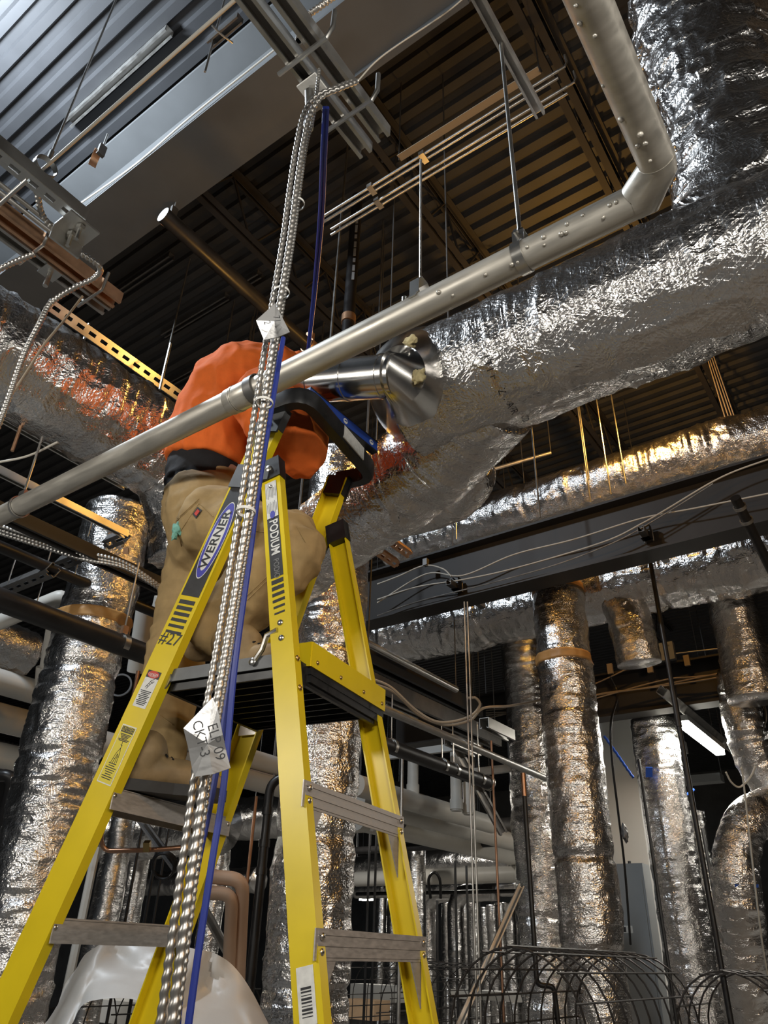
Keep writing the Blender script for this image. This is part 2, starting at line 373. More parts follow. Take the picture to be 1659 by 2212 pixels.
# girder in the upper left
gz = 4.7; ga = Zp(180, 450, gz)[1]; gb = Zp(240, 560, gz)[1]
gh = Yp(142, 420, ga)[2]-gz-CAMZ
GW = gb-ga; gy = (ga+gb)/2
one('steel_girder', ibeam(MB(), A(-14, gy, gz+CAMZ), A(3, gy, gz+CAMZ), CEIL-gz-CAMZ, GW, .02, .03), 'girder_paint', 'wide grey steel girder under the deck in the upper left', 'beam')
def joist(P0, P1, label, h=.45):   # open-web joist: P on the bottom chord, top chord against the deck
    t = thing('bar_joist', label, 'joist', P0, 'open web roof joists'); d = nrm(P1-P0); sd = np.cross(d, Z); L = np.linalg.norm(P1-P0)
    for nm, z in (('bottom_chord', 0), ('top_chord', h)):
        m_ = MB()
        for q in (-1, 1):
            o = sd*q*.012+Z*z; sg = 1 if z == 0 else -1
            m_.prism([(0, 0), (q*.05, 0), (q*.05, sg*.006), (q*.006, sg*.006), (q*.006, sg*.05), (0, sg*.05)], P0+o, P1+o, sd, Z)
        m_.build(nm, 'beam_paint', t)
    n = int(L/.6)
    for i in range(n):
        a, b = P0+d*(i*.6+.02)+Z*.02, P0+d*(i*.6+.3)+Z*(h-.02); MB().cyl(a, b, .011, 6).build('web_bar', 'beam_paint', t)
        MB().cyl(b, P0+d*(i*.6+.58)+Z*.02, .011, 6).build('web_bar', 'beam_paint', t)
jz = 4.95+CAMZ; h_ = CEIL-jz-.005
xa = Zp(1225, 210, 4.95)[0]; xb = Zp(920, 475, 4.95)[0]
joist(A(xa, gb+.05, jz), A(xa, 14, jz), 'dark open-web joist beside the bent steel pipe', h_)
joist(A(xb, gb+.05, jz), A(xb, 14, jz), 'dark open-web joist crossing the deck above the pipe hangers', h_)
sp = xa-xb
joist(A(xb-sp, gb+.05, jz), A(xb-sp, 14, jz), 'dark open-web joist above the stooping worker', h_)
joist(A(xa+sp, gb+.05, jz), A(xa+sp, 14, jz), 'dark open-web joist above the insulated riser at the right edge', h_)
# right-hand beams
def beam_from(pt, zr, h, b, label, x0_, x1_):
    P = Zp(*pt, zr); one('steel_beam', ibeam(MB(), A(x0_, P[1]+b/2, P[2]), A(x1_, P[1]+b/2, P[2]), h, b), 'beam_paint', label, 'beam'); return P[1]
B1Z = 2.45; B1Y = beam_from((829, 1332), B1Z, .48, .2, 'nearer dark steel beam crossing the right half with cables on its flange', -3.75, 3.0)
B2Z = 2.0; B2Y = beam_from((1150, 1570), B2Z, .42, .2, 'farther dark steel beam behind the tall foil duct', -4.9, 3)
# ================================================================== LADDER
W_TH = 1.742; LW = A(math.cos(W_TH), math.sin(W_TH), 0); LN = A(-math.sin(W_TH), math.cos(W_TH), 0); LO = A(-1.372, 1.593, 0)
PZ = .661+CAMZ
def fr(s, z): q = PZ-z; return LO+LN*(.40+.323*q)+LW*s*(.255+.030*q)+Z*z
def rr(s, z): q = PZ-z; return LO-LN*(.029+.216*q)+LW*s*(.256+.040*q)+Z*z
def Wp(px, py, s): d = ray(px, py); return CAM+d*(((LO-CAM)@LW+s)/(d@LW))
def zat(fn, s, py):
    lo, hi = .2, 3.6
    for _ in range(40):
        m_ = (lo+hi)/2
        if pxl(fn(s, m_))[1] > py: lo = m_
        else: hi = m_
    return (lo+hi)/2
FT = PZ+.875; RT = PZ+.655
lad = thing('podium_ladder', 'yellow fibreglass platform stepladder with black top guard holding the worker', 'ladder', LO)
RW, RD = .043, .031   # rail half width, flange depth
def rail(fn, s, zb, zt, hw, name):
    P0, P1 = fn(s, zb), fn(s, zt); t = .0045; a = -s
    pr = [(0, -hw), (0, hw), (a*RD, hw), (a*RD, hw-t), (a*t, hw-t), (a*t, -hw+t), (a*RD, -hw+t), (a*RD, -hw)]
    d = nrm(P1-P0); sd = nrm(LW-d*(LW@d)); u = np.cross(sd, d)
    return MB().prism(pr, P0, P1, LW).build(name, 'yellow', lad), d, sd, u   # u: across the web
nf, nfd, nfs, nfu = rail(fr, -1, 0, FT, .044, 'side_rail'); ff, *_ = rail(fr, 1, 0, FT, .044, 'side_rail')
nr, nrd, nrs, nru = rail(rr, -1, 0, RT, .034, 'rear_rail'); fr_, *_ = rail(rr, 1, 0, RT, .034, 'rear_rail')
def foot(fn, s):
    P = fn(s, .03); m_ = MB().box(P, LN*.05, LW*.022, Z*.03); m_.build('rubber_foot', 'rubber', lad)
for s in (-1, 1): foot(fr, s); foot(rr, s)
def rivet(P, axis, r=.0075, parent=None, m='steel_bright'):
    MB().tube([P-axis*.001, P+axis*.002, P+axis*.0042, P+axis*.005], [r, r, r*.7, r*.15], 10).build('rivet', m, parent or lad, True)
k = 1
while PZ-.305*k > .2:
    z = PZ-.305*k; a, b = fr(-1, z)+LW*.004, fr(1, z)-LW*.004; m_ = MB()
    m_.box((a+b)/2, (b-a)/2, LN*.043, Z*.002)
    for q in (-1, 1): m_.box((a+b)/2+LN*q*.041-Z*.026, (b-a)/2, LN*.002, Z*.026)
    for j in range(5): m_.box((a+b)/2+LN*(j-2)*.015+Z*.003, (b-a)/2, LN*.002, Z*.0015)
    m_.build('step', 'alum', lad)
    for fn_z, s in ((z-.018, -1), (z-.018, 1)):
        P = fr(s, fn_z); rivet(P+LN*.046-LW*s*.014, nrm(LN), parent=lad); rivet(P-LN*.0462-LW*s*.012, -nrm(LN), parent=lad)
    k += 1
for zb in (.311, .013, -.29, -.59, -.89, -1.19):
    z = zb+CAMZ; a, b = rr(-1, z)-LN*.033, rr(1, z)-LN*.033
    m_ = MB().bar(a-LW*.01, b+LW*.01, .003, .058, Z)
    for q in (-.02, 0, .02): m_.bar(a-LN*.002+Z*q, b-LN*.002+Z*q, .003, .006, Z)
    m_.build('rear_brace', 'alum', lad)
    for s, P in ((1, a), (-1, b)):
        for dz in (-.014, .014): rivet(P+LW*s*.014+Z*dz-LN*.004, -LN, parent=lad)
        # gusset under the brace end
        MB().add([P+LW*s*.02-Z*.028, P+LW*s*.085-Z*.028, P+LW*s*.02-Z*.13, P+LW*s*.02-Z*.028+LN*.003, P+LW*s*.085-Z*.028+LN*.003, P+LW*s*.02-Z*.13+LN*.003], [(0, 1, 2), (5, 4, 3), (0, 3, 4, 1), (1, 4, 5, 2), (2, 5, 3, 0)]).build('gusset', 'alum', lad)
# platform
pa, pb = -.06, .37   # rear / front along LN
plf = MB(); hw = .222; cN = LO+LN*(pa+pb)/2+Z*(PZ-.012)
plf.box(cN, LN*(pb-pa)/2, LW*hw, Z*.006)
for j in range(9): plf.box(cN+LW*(j-4)*.052-Z*.016, LN*(pb-pa)/2, LW*.003, Z*.011)
for q in (-1, 1): plf.box(cN+LW*q*(hw-.004)-Z*.012, LN*(pb-pa)/2, LW*.004, Z*.02)
plf.box(cN+LN*(pa-pb)/2*.985-Z*.026, LN*.006, LW*hw, Z*.026); plf.box(cN-LN*(pa-pb)/2*.985-Z*.018, LN*.006, LW*hw, Z*.018)
plf.build('platform', 'black_plastic', lad)
for q in (-1, 1):
    a, b = LO+LN*(pb-.01)+LW*q*.232+Z*(PZ-.002), LO+LN*(-.03)+LW*q*.232+Z*(PZ-.002)
    MB().bar(a, b, .006, .036).build('platform_bar', 'grey_cast', lad)
    c = LO+LN*(pb+.015)+LW*q*.238+Z*(PZ-.012)   # hinge plate on the front rail
    MB().cyl(c-LW*q*.003, c+LW*q*.003, .034, 20).box(c+LN*.03-Z*.012, LN*.034, LW*.003, Z*.028).build('hinge_plate', 'steel_bright', lad, True)
    rivet(c+LW*q*.004, LW*q, .012)
    e = LO+LN*.075+LW*q*.238+Z*(PZ+.0); g = rr(q, PZ+.075)+LN*.01
    MB().tube([e-LN*0, e+(g-e)*.35+Z*.004, e+(g-e)*.5+Z*.03, g], .0075, 8).build('link_arm', 'steel_bright', lad, True); rivet(e+LW*q*.004, LW*q, .011)
# yellow toe board wrapped round the rear of the platform
ta, wa, wb = -.072, -.185, .268; m_ = MB(); wc, wh = (wa+wb)/2, (wb-wa)/2
m_.box(LO+LN*ta+LW*wc+Z*(PZ+.022), LN*.003, LW*wh, Z*.034)
for q in (wa, wb): m_.box(LO+LN*(ta+.04)+LW*q+Z*(PZ+.022), LN*.04, LW*.003, Z*.034)
tb = m_.build('toe_board', 'yellow', lad)
for q in (-.9, -.3, .35, .92): rivet(LO+LN*(ta-.003)+LW*(wc+wh*q*.97)+Z*(PZ+.006), -LN, .006, tb, 'brass')
MB().box(LO+LN*(ta+.012)+LW*wc+Z*(PZ-.022), LN*.012, LW*wh*.98, Z*.010).box(LO+LN*(ta+.006)+LW*wc+Z*(PZ-.04), LN*.004, LW*wh*.96, Z*.012).build('platform_lip', 'black_plastic', lad)
# knee brackets
def plate_on(fn, s, z, d, u, hx, hy, m, name, t=.003, off=0):
    P = fn(s, z); return MB().box(P+LW*s*(t+off), d*hy, u*hx, LW*t).build(name, m, lad)
zk = zat(fr, -1, 1030)
for s in (-1, 1):
    z = zk; P = fr(s, z); Q = rr(s, RT-.035); c = (P+Q)/2
    MB().box(P+LW*s*.003, nfd*.042, nfu*.046, LW*.003).build('hinge_bracket', 'grey_cast', lad)
    MB().bar(P+LW*s*.006, Q+LW*s*.006, .005, .05, Z).build('spreader_plate', 'grey_cast', lad)
    cp = MB().box(rr(s, RT-.02)+LW*s*.0, nrd*.04, nru*.038, LW*.006)
    cp.box(rr(s, RT-.02)-LW*s*.016, nrd*.04, nru*.037, LW*.018); cp.build('rail_cap', 'black_plastic', lad)
    for dq in (-.022, .022): rivet(P+nfd*dq+LW*s*.007+nfu*.02, LW*s, .009)
    rivet(rr(s, RT-.02)+LW*s*.007, LW*s, .012)
# top guard: U-shaped black rail from one front rail top out over the rear and back
gt = FT+.012; gm = MB()
def gp(nn, ww): return LO+LN*nn+LW*ww+Z*gt
nfN = (fr(-1, FT)-LO)@LN; path = fillet([gp(nfN+.02, -.24), gp(nfN-.125, -.255), gp(nfN-.125, .255), gp(nfN+.02, .24)], .09, 8)
P, t_ = resample(path, .02); T = np.gradient(P, axis=0)
sect = [(-.012, -.03), (.012, -.03), (.016, -.012), (.016, .022), (.008, .03), (-.008, .03), (-.016, .022), (-.016, -.012)]; v = []
for i in range(len(P)):
    d = nrm(T[i]); sd = np.cross(d, Z); v += [P[i]+sd*a*1.5+Z*b*1.1 for a, b in sect]
ns = len(sect); gm.add(v, [(i*ns+j, i*ns+(j+1) % ns, (i+1)*ns+(j+1) % ns, (i+1)*ns+j) for i in range(len(P)-1) for j in range(ns)]+[tuple(range(ns))[::-1], tuple((len(P)-1)*ns+j for j in range(ns))])
gm.build('top_guard', 'black_plastic', lad, True)
for s in (-1, 1):
    c = fr(s, FT-.03); MB().box(c+LW*s*.004, nfd*.055, nfu*.05, LW*.004).box(c-LW*s*.014, nfd*.04, nfu*.047, LW*.014).build('guard_bracket', 'black_plastic' if s > 0 else 'grey_cast', lad)
    for dq in (-.02, .03): rivet(c+nfd*dq+LW*s*.009, LW*s, .008)
MB().box(gp(nfN-.148, .05), LW*.075, LN*.002, Z*.026).build('sticker', 'white_ink', lad)
# printing on the rails (outer webs look towards -LW)
OUT = -LW
def web(fn, s, z, across=0): # point on outer web
    d = nfd if fn is fr else nrd; u = nfu if fn is fr else nru; return fn(s, z)+u*across
if nfu@LN < 0: nfu = -nfu
if nru@LN < 0: nru = -nru
def decal(parent, fn, za, zb, hwid, m, name='decal', off=.0008):
    a, b = fn(-1, za), fn(-1, zb); u = nfu if fn is fr else nru
    return MB().box((a+b)/2+OUT*off, (b-a)/2, u*hwid, OUT*.0003).build(name, m, parent)
def oval(parent, c, du, dv, a, b, m, off, name='decal'):
    n = 40; v = [c+du*a*math.cos(2*math.pi*i/n)+dv*b*math.sin(2*math.pi*i/n)+OUT*off for i in range(n)]; f = tuple(range(n))
    mb_ = MB().add(v, [f]); 
    return mb_.build(name, m, parent)
zf = lambda py: zat(fr, -1, py); zr = lambda py: zat(rr, -1, py)
decal(nf, fr, zf(1288), zf(1052), .036, 'black_ink')
oc = (fr(-1, zf(1245))+fr(-1, zf(1090)))/2; ol = np.linalg.norm(fr(-1, zf(1085))-fr(-1, zf(1250)))/2
oval(nf, oc, nfd, nfu, ol, .0345, 'white_ink', .0014); oval(nf, oc, nfd, nfu, ol*.975, .032, 'blue_ink', .0018)
oval(nf, oc+nfd*ol*.0, nfd, nfu, ol*.80, .0225, 'white_ink', .0022)
text('WERNER', .044, oc, nfd, nfu, 'black_ink', nf, off=.0027, sx=1.12, bold=.02)
for i in range(6):
    q = 1297+i*13.2; decal(nf, fr, zf(q+8.5-i*.6), zf(q), .031, 'black_ink', 'stripe')
text('#27', .052, fr(-1, zf(1381)), -nfu*1., nfd, 'black_ink', nf, off=.0012)
# danger label
za, zb = zf(1528), zf(1450); decal(nf, fr, za, zb, .026, 'white_ink', 'danger_label', .0008); h1 = zb-za
decal(nf, fr, zb-h1*.20, zb, .026, 'black_ink', 'label_head', .0012)
oval(nf, fr(-1, zb-h1*.10)+OUT*0, nfu, nfd, .0225, .0105, 'red_ink', .0018)
text('DANGER', .0098, fr(-1, zb-h1*.10), -nfu, nfd, 'white_ink', nf, off=.0022)
text('PELIGRO', .0066, fr(-1, zb-h1*.10)-nfd*.0055, -nfu, nfd, 'white_ink', nf, off=.0022)
c = fr(-1, zb-h1*.36)
for pa_, pb_ in (((-.010*1, -.014), (.004, .016)), ((-.004, -.018), (.010, .012)), ((-.007, -.006), (-.001, -.009)), ((-.003, .002), (.003, -.001)), ((.0, .01), (.006, .007)), ((.004, .014), (.012, .02)), ((.010, .004), (.015, .012))):
    MB().bar(c+OUT*.0014-nfu*pa_[0]*1+nfd*pa_[1]*.8, c+OUT*.0014-nfu*pb_[0]+nfd*pb_[1]*.8, .0014, .0006, OUT).build('label_figure', 'black_ink', nf)
for i in range(9):
    cc = fr(-1, zb-h1*(.56+i*.045)); MB().box(cc+OUT*.0013, nfu*(.021-.003*(i % 3)), nfd*.0013, OUT*.0002).build('print_line', 'black_ink', nf)
# caution label
za, zb = zf(1693), zf(1568); h1 = zb-za; decal(nf, fr, za, zb, .028, 'white_ink', 'caution_label', .0008); decal(nf, fr, za+.003, zb-.003, .0255, 'yellow_ink', 'label_field', .0012)
decal(nf, fr, zb-h1*.13, zb-.004, .0235, 'black_ink', 'label_head', .0016)
text('CAUTION', .0098, fr(-1, zb-h1*.055), -nfu, nfd, 'yellow_ink', nf, off=.0022); text('PRECAUCION', .0072, fr(-1, zb-h1*.1), -nfu, nfd, 'yellow_ink', nf, off=.0022)
for i in range(14):
    q = .16+i*.022 if i < 6 else .66+(i-6)*.036
    cc = fr(-1, zb-h1*q); MB().box(cc+OUT*.0018, nfu*(.0205-.003*(i % 4)), nfd*.0011, OUT*.0002).build('print_line', 'black_ink', nf)
c = fr(-1, zb-h1*.46)
for pa_, pb_ in (((0, .03), (.004, .012)), ((.004, .012), (-.004, -.004)), ((.004, .012), (.009, -.004)), ((-.002, .02), (.006, .018)), ((-.004, -.004), (-.009, -.03)), ((.002, -.004), (-.002, -.03)), ((.004, -.004), (.006, -.03)), ((.009, -.004), (.012, -.028)), ((-.007, -.018), (-.001, -.018)), ((.004, -.012), (.011, -.012))):
    MB().bar(c+OUT*.002-nfu*pa_[0]+nfd*pa_[1], c+OUT*.002-nfu*pb_[0]+nfd*pb_[1], .0012, .0005, OUT).build('label_figure', 'black_ink', nf)
# rear rail printing
decal(nr, rr, zr(1246), zr(1042), .0205, 'black_ink', 'decal', .0006); decal(nr, rr, zr(1118), zr(1042), .0195, 'white_ink', 'instruction_label', .0012)
for i in range(7):
    for q in (-1, 1):
        cc = (rr(-1, zr(1112))+rr(-1, zr(1050)))/2+nru*(i-3)*.0052+nrd*q*.03; MB().box(cc+OUT*.0017, nru*.0008, nrd*(.024-.004*((i+q) % 3)), OUT*.0002).build('print_line', 'grey_ink', nr)
oval(nr, rr(-1, zr(1112)), nrd, nru, .014, .009, 'blue_ink', .002)
text('PODIUM', .040, rr(-1, zr(1160)), -nrd, -nru, 'white_ink', nr, off=.0014, sx=.84, bold=.02)
text('PODIO', .026, rr(-1, zr(1228)), -nrd, -nru, 'grey_ink', nr, off=.0014, sx=.82)
for i in range(6):
    q = 1251+i*14; decal(nr, rr, zr(q+9-i), zr(q), .0195-.0015*max(0, i-3), 'black_ink', 'stripe', .0006)
for q in (1345, 1378): rivet(rr(-1, zr(q))+OUT*.001, OUT, .0085)
rivet(rr(-1, zr(1052))+OUT*.002, OUT, .006)
for q in (1428, 1492): rivet(rr(-1, zr(q))-nru*.036+LW*.012, -nru, .008, lad, 'brass')
# peeling label at the foot of the near rear rail
c = rr(-1, zr(2150)); MB().box(c+OUT*.001, nrd*.05, nru*.02, OUT*.0004).build('barcode_label', 'white_ink', nr)
for i in range(9): MB().box(c+OUT*.0016+nrd*(i-4)*.006-nrd*.012, nrd*(.0008+.0007*(i % 3)), nru*.012, OUT*.0002).build('barcode_bar', 'black_ink', nr)
# ================================================================== LARGE DUCTS
def ring_text(parent, words, P, axis, toward, size, name='printed_lettering', m='black_ink', off=.012): pass
# --- main duct overhead with its riser
MDY, MDZ, MR = 1.84, 1.80+CAMZ, .226
Pm = A(0, MDY, MDZ); xe = onl(Pm, X, px=900)[0]; xr = onl(Pm, X, px=1545)[0]
main = thing('insulated_duct', 'large foil-wrapped duct crossing under the ceiling with its open end by the worker', 'duct', A(xe, MDY, MDZ-MR))
foil_tube('foil_wrap', [A(xe, MDY, MDZ), A(xr+1.6, MDY, MDZ)], MR, main, step=.0085, seed=1, amp=1.05)
xs = xr+.15
foil_tube('foil_elbow', fillet([A(xs-.62, MDY+.02, MDZ+.03), A(xs-.02, MDY+.06, MDZ+.05), A(xs+.06, MDY+.12, MDZ+.75)], .3, 10), MR*1.02, main, step=.0085, seed=2, amp=2.0)
foil_tube('foil_riser', [A(xs+.02, MDY+.1, MDZ+.1), A(xs+.07, MDY+.14, MDZ+2.7)], MR*1.02, main, step=.0085, seed=3, amp=2.3)
# lower wrap that dips below the worker's arms towards the left
xl = onl(Pm, X, px=560)[0]
foil_tube('foil_drop', [A(xe+.30, MDY+.06, MDZ-.05), A(xe-.05, MDY+.22, MDZ-.10), A(xl-.32, MDY+.46, MDZ-.27)], MR*.80, main, step=.010, seed=4, amp=1.1)
# bare sheet-metal end
c0 = A(xe+.06, MDY-.03, MDZ+.03); c2 = D(845, 812, 2.50); sd_ = nrm(D(668, 826, 2.66)-c2); c1 = c2-sd_*.03
MB().tube([c0, c0*.5+c1*.5, c1, c2], [.225, .175, .10, .082], 48).build('sheet_metal_cone', 'sheet_metal', main, True)
MB().tube([c2-sd_*.02, c2, c2+sd_*.42], [.075, .075, .075], 48).build('sheet_metal_stub', 'sheet_metal', main, True)
for i in range(3): MB().ring(c2+sd_*(.03+.14*i), sd_, .075, .008, .003, 48).build('duct_bead', 'sheet_metal', main, True)
def blob(c, r, m, name, parent, sq=(1, 1, 1), seed=0, amp=.35, n=16):
    v = []; f = []
    for i in range(n+1):
        for j in range(n*2): a, b = math.pi*i/n, math.pi*j/n; v.append(A(math.sin(a)*math.cos(b), math.sin(a)*math.sin(b), math.cos(a)))
    v = np.array(v); k_ = 1+amp*vnoise(v*2.2+seed*5)+amp*.4*vnoise(v*6+seed*3); w_ = v*A(*sq)*r*k_[:, None]+c
    f = [(i*2*n+j, (i+1)*2*n+j, (i+1)*2*n+(j+1) % (2*n), i*2*n+(j+1) % (2*n)) for i in range(n) for j in range(2*n)]
    return MB().add(w_, f).build(name, m, parent, True, sharp=180)
pw = D(905, 812, 2.42); blob(pw, .02, 'yellow_wool', 'insulation_tuft', main, (1.2, .7, 1.3), 1); blob(D(885, 738, 2.5), .02, 'yellow_wool', 'insulation_tuft', main, (1.4, .7, 1), 2)
MAINWRAP = [o for o in main.children if o.name.startswith('foil_wrap')][0]; DROP = [o for o in main.children if o.name.startswith('foil_drop')][0]
# --- left duct running away from the viewer, then turning down into a tall column
LZ = 2.08+CAMZ; Pl = D(190, 878, 3.25); LR = .222
lx = Pl[0]; ly1 = onl(Pl, Y, px=345)[1]; ld = thing('insulated_duct', 'big foil-wrapped duct at the left with orange lamplight on its crown', 'duct', Pl-Z*LR)
foil_tube('foil_wrap', [A(lx, -.6, Pl[2]), A(lx, ly1, Pl[2])], LR, ld, step=.010, seed=5, amp=1.3)
ecol = D(140, 1600, 4.4)
foil_tube('foil_elbow', spline([A(lx, ly1-.25, Pl[2]), A(lx+.02, ly1+.05, Pl[2]-.03), A(lx+.02, ly1+.24, Pl[2]-.2), A(lx+.02, ly1+.32, Pl[2]-.44)], 10), LR*.96, ld, step=.010, seed=6, amp=1.9)
cl = D(100, 1760, 4.1); lc = thing('duct_column', 'tall foil-wrapped duct column behind the left ladder rail', 'duct', A(cl[0], cl[1], 0))
foil_tube('foil_wrap', [A(cl[0], cl[1], 0), A(cl[0]+.02, cl[1]-.01, 4.25)], .215, lc, step=.011, seed=7, amp=1.25, waist=((1.9, .02), (2.6, .02), (3.1, .03)))
zt = onl(cl, Z, py=1348)[2]; foil_tube('kraft_tape', [A(cl[0]+.013, cl[1]-.007, zt-.035), A(cl[0]+.013, cl[1]-.007, zt+.035)], .223, lc, step=.011, seed=7, amp=1.25, m='kraft', t0=zt-.035)
# --- column right behind the ladder
c1_ = D(676, 1900, 3.75); k1 = thing('duct_column', 'stout foil-wrapped duct column directly behind the ladder', 'duct', A(c1_[0], c1_[1], 0))
foil_tube('foil_wrap', [A(c1_[0], c1_[1], 0), A(c1_[0], c1_[1], 4.6)], .205, k1, step=.0095, seed=8, amp=1.15, waist=((1.55, .025), (2.2, .02), (3.2, .03)))
# --- columns in the right half
def column(pt, d, R, top, label, seed, tapes=(), waist=((1.2, .02), (2., .03), (2.9, .02)), flare=None, m='foil', step=.013, bot=0., amp=1.15):
    P = D(*pt, d); t = thing('duct_column', label, 'duct', A(P[0], P[1], bot))
    foil_tube('foil_wrap', [A(P[0], P[1], bot), A(P[0], P[1], top)], R, t, step=step, seed=seed, amp=amp, waist=waist, taper=flare, m=m)
    for py in tapes:
        z = onl(P, Z, py=py)[2]; foil_tube('kraft_tape', [A(P[0], P[1], z-.035), A(P[0], P[1], z+.035)], R+.007, t, step=step, seed=seed, amp=amp, m='kraft', t0=z-.035-bot)
    return P
C2 = column((1245, 1690), 5.35, .2, 4.75, 'foil duct column with two brown tape bands right of the ladder', 11, (1275, 1428), waist=((1.0, .02), (1.75, .03), (2.3, .025), (3.3, .02)))
C3 = column((1150, 1690), 7.0, .21, 4.9, 'foil duct column partly hidden behind the brown-taped one', 12)
C4 = column((1430, 1690), 6.9, .195, 3.72, 'foil duct column lit by the strip lamp beside it', 13, flare=(.12, 0), waist=((.9, .0), (1.55, .02), (2.3, .02)))
MB().box(D(1402, 1668, 6.68), rt*.03, up*.045, fw*.004).build('blue_patch', 'blue_tape', [o for o in bpy.data.objects if o.get('label', '').startswith('foil duct column lit')][0])
C6 = column((1518, 1860), 8.2, .095, 3.2, 'slim foil pipe column between the lit column and the right edge', 14, waist=())
# --- header duct behind the beams with its branches
hp = D(1490, 1225, 6.1); hd = thing('insulated_duct', 'long foil header duct running behind the nearer steel beam', 'duct', hp-Z*.3); HR = .30
foil_tube('foil_wrap', [A(onl(hp, X, px=770)[0], hp[1], hp[2]), A(3., hp[1], hp[2])], HR, hd, step=.014, seed=15, amp=2.3, waist=((.8, .03), (1.6, .04), (2.4, .03), (3.2, .04)))
bp_ = D(1345, 1330, 6.05)
foil_tube('foil_branch', spline([hp*0+A(bp_[0]-.12, hp[1]-.05, hp[2]-.12), A(bp_[0], hp[1]-.05, hp[2]-.32), A(D(1380, 1400, 6.1)[0], hp[1]-.05, D(1385, 1400, 6.1)[2]), A(D(1395, 1440, 6.1)[0], hp[1]-.03, D(1392, 1450, 6.1)[2])], 8), .165, hd, step=.013, seed=16, amp=1.3)
bq = D(1590, 1340, 6.2); foil_tube('foil_branch', [A(bq[0], bq[1]+.0, hp[2]-.1), A(bq[0], bq[1], 3.5)], .19, hd, step=.013, seed=17, amp=1.1)
# --- upper orange-lit duct
oh = D(1400, 1015, 6.9); od = thing('insulated_duct', 'orange-lit duct above the nearer steel beam, hung on a cluster of wires', 'duct', oh-Z*.22)
foil_tube('foil_wrap', [A(onl(oh, X, px=840)[0], oh[1], oh[2]), A(3.2, oh[1], oh[2])], .235, od, step=.016, seed=18, amp=1.6)
# --- U-bend
ub = thing('duct_elbow', 'foil-wrapped duct U-bend below the main duct', 'duct', D(1000, 1050, 4.0)-Z*.3)
foil_tube('foil_wrap', spline([D(880, 960, 3.55), D(940, 960, 3.55), D(1000, 985, 3.6), D(1012, 1040, 3.7), D(960, 1085, 3.85), D(880, 1112, 4.0), D(770, 1140, 4.15)], 10), .115, ub, step=.008, seed=19, amp=.9)
# --- bottom right: bent columns
b5 = D(1600, 1850, 5.6); e5 = thing('duct_elbow', 'foil duct bend with a blue tape band at the right edge', 'duct', A(b5[0], b5[1], 0))
foil_tube('foil_wrap', spline([D(1700, 1735, 5.9), D(1655, 1752, 5.8), D(1612, 1780, 5.7), D(1590, 1850, 5.6), D(1592, 1930, 5.5), D(1600, 2030, 5.45), D(1612, 2140, 5.4), D(1630, 2300, 5.35)], 8), .165, e5, step=.011, seed=20, amp=1.3)
q = D(1588, 1888, 5.55); MB().box(q-fw*.17, rt*.085, up*.011, fw*.01).build('blue_tape_band', 'blue_tape', e5)
e7 = D(1600, 1560, 6.3); f7 = thing('duct_elbow', 'foil duct slanting down under the farther beam at the right edge', 'duct', e7-Z*.5)
foil_tube('foil_wrap', spline([D(1592, 1450, 6.4), D(1597, 1500, 6.4), D(1604, 1560, 6.3), D(1630, 1640, 6.2), D(1690, 1730, 6.1)], 8), .155, f7, step=.012, seed=21, amp=1.2)
# ================================================================== BENT STEEL PIPE
PY_, PZ_, PR = 1.15, 1.432+CAMZ, .0375
Pp = A(0, PY_, PZ_); el = onl(Pp, X, px=1372); xL = onl(Pp, X, px=-60)[0]; xe1 = el[0]
pipe = thing('steel_pipe', 'long bare steel pipe with a mitred bend passing in front of the worker', 'pipe', A(xL, PY_, PZ_-PR))
bend = xe1+.075
MB().cyl(A(xL, PY_, PZ_), A(xe1, PY_, PZ_), PR, 40).build('straight_run', 'pipe_steel', pipe, True)
MB().tube([A(xe1-.005, PY_, PZ_), A(xe1+.012, PY_, PZ_), A(xe1+.07, PY_-.058, PZ_), A(xe1+.07, PY_-.075, PZ_)], PR*1.03, 40).build('mitred_elbow', 'pipe_steel', pipe, True, sharp=25)
MB().cyl(A(xe1+.07, PY_-.075, PZ_), A(xe1+.07, -.6, PZ_), PR, 40).build('straight_run', 'pipe_steel', pipe, True)
xc = onl(Pp, X, px=527)[0]; MB().tube([A(xc-.06, PY_, PZ_), A(xc-.055, PY_, PZ_), A(xc+.055, PY_, PZ_), A(xc+.06, PY_, PZ_)], [PR, PR*1.09, PR*1.09, PR], 40).build('coupling', 'pipe_steel', pipe, True)
for px in (512, 515): MB().ring(A(onl(Pp, X, px=px)[0], PY_, PZ_), X, PR*1.09, .004, .0015, 40).build('bead', 'pipe_steel', pipe, True)
xc = onl(Pp, X, px=606)[0]; MB().box(A(xc, PY_, PZ_)+nrm(CAM+A(0, 0, .9)-A(xc, PY_, PZ_))*PR*1.0, X*.02, Z*.006, Y*.002).build('paper_label', 'white_ink', pipe)
rng = random.Random(3)
for i in range(26):   # water drops / dents along the underside
    onx = i < 15; a = rng.uniform(-.5, .5); R_ = PR*.99
    if onx: xx = rng.uniform(xe1-.5, xe1-.03); c = A(xx, PY_, PZ_)+A(0, -math.cos(.7+a), -math.sin(.7+a))*R_
    else: yy = rng.uniform(PY_-.6, PY_-.1); c = A(xe1+.07, yy, PZ_)+A(-math.cos(1.0+a), 0, -math.sin(1.0+a))*R_
    v = []; blob(c, rng.uniform(.004, .007), 'pipe_steel', 'weld_dimple', pipe, seed=i, amp=.1, n=5)
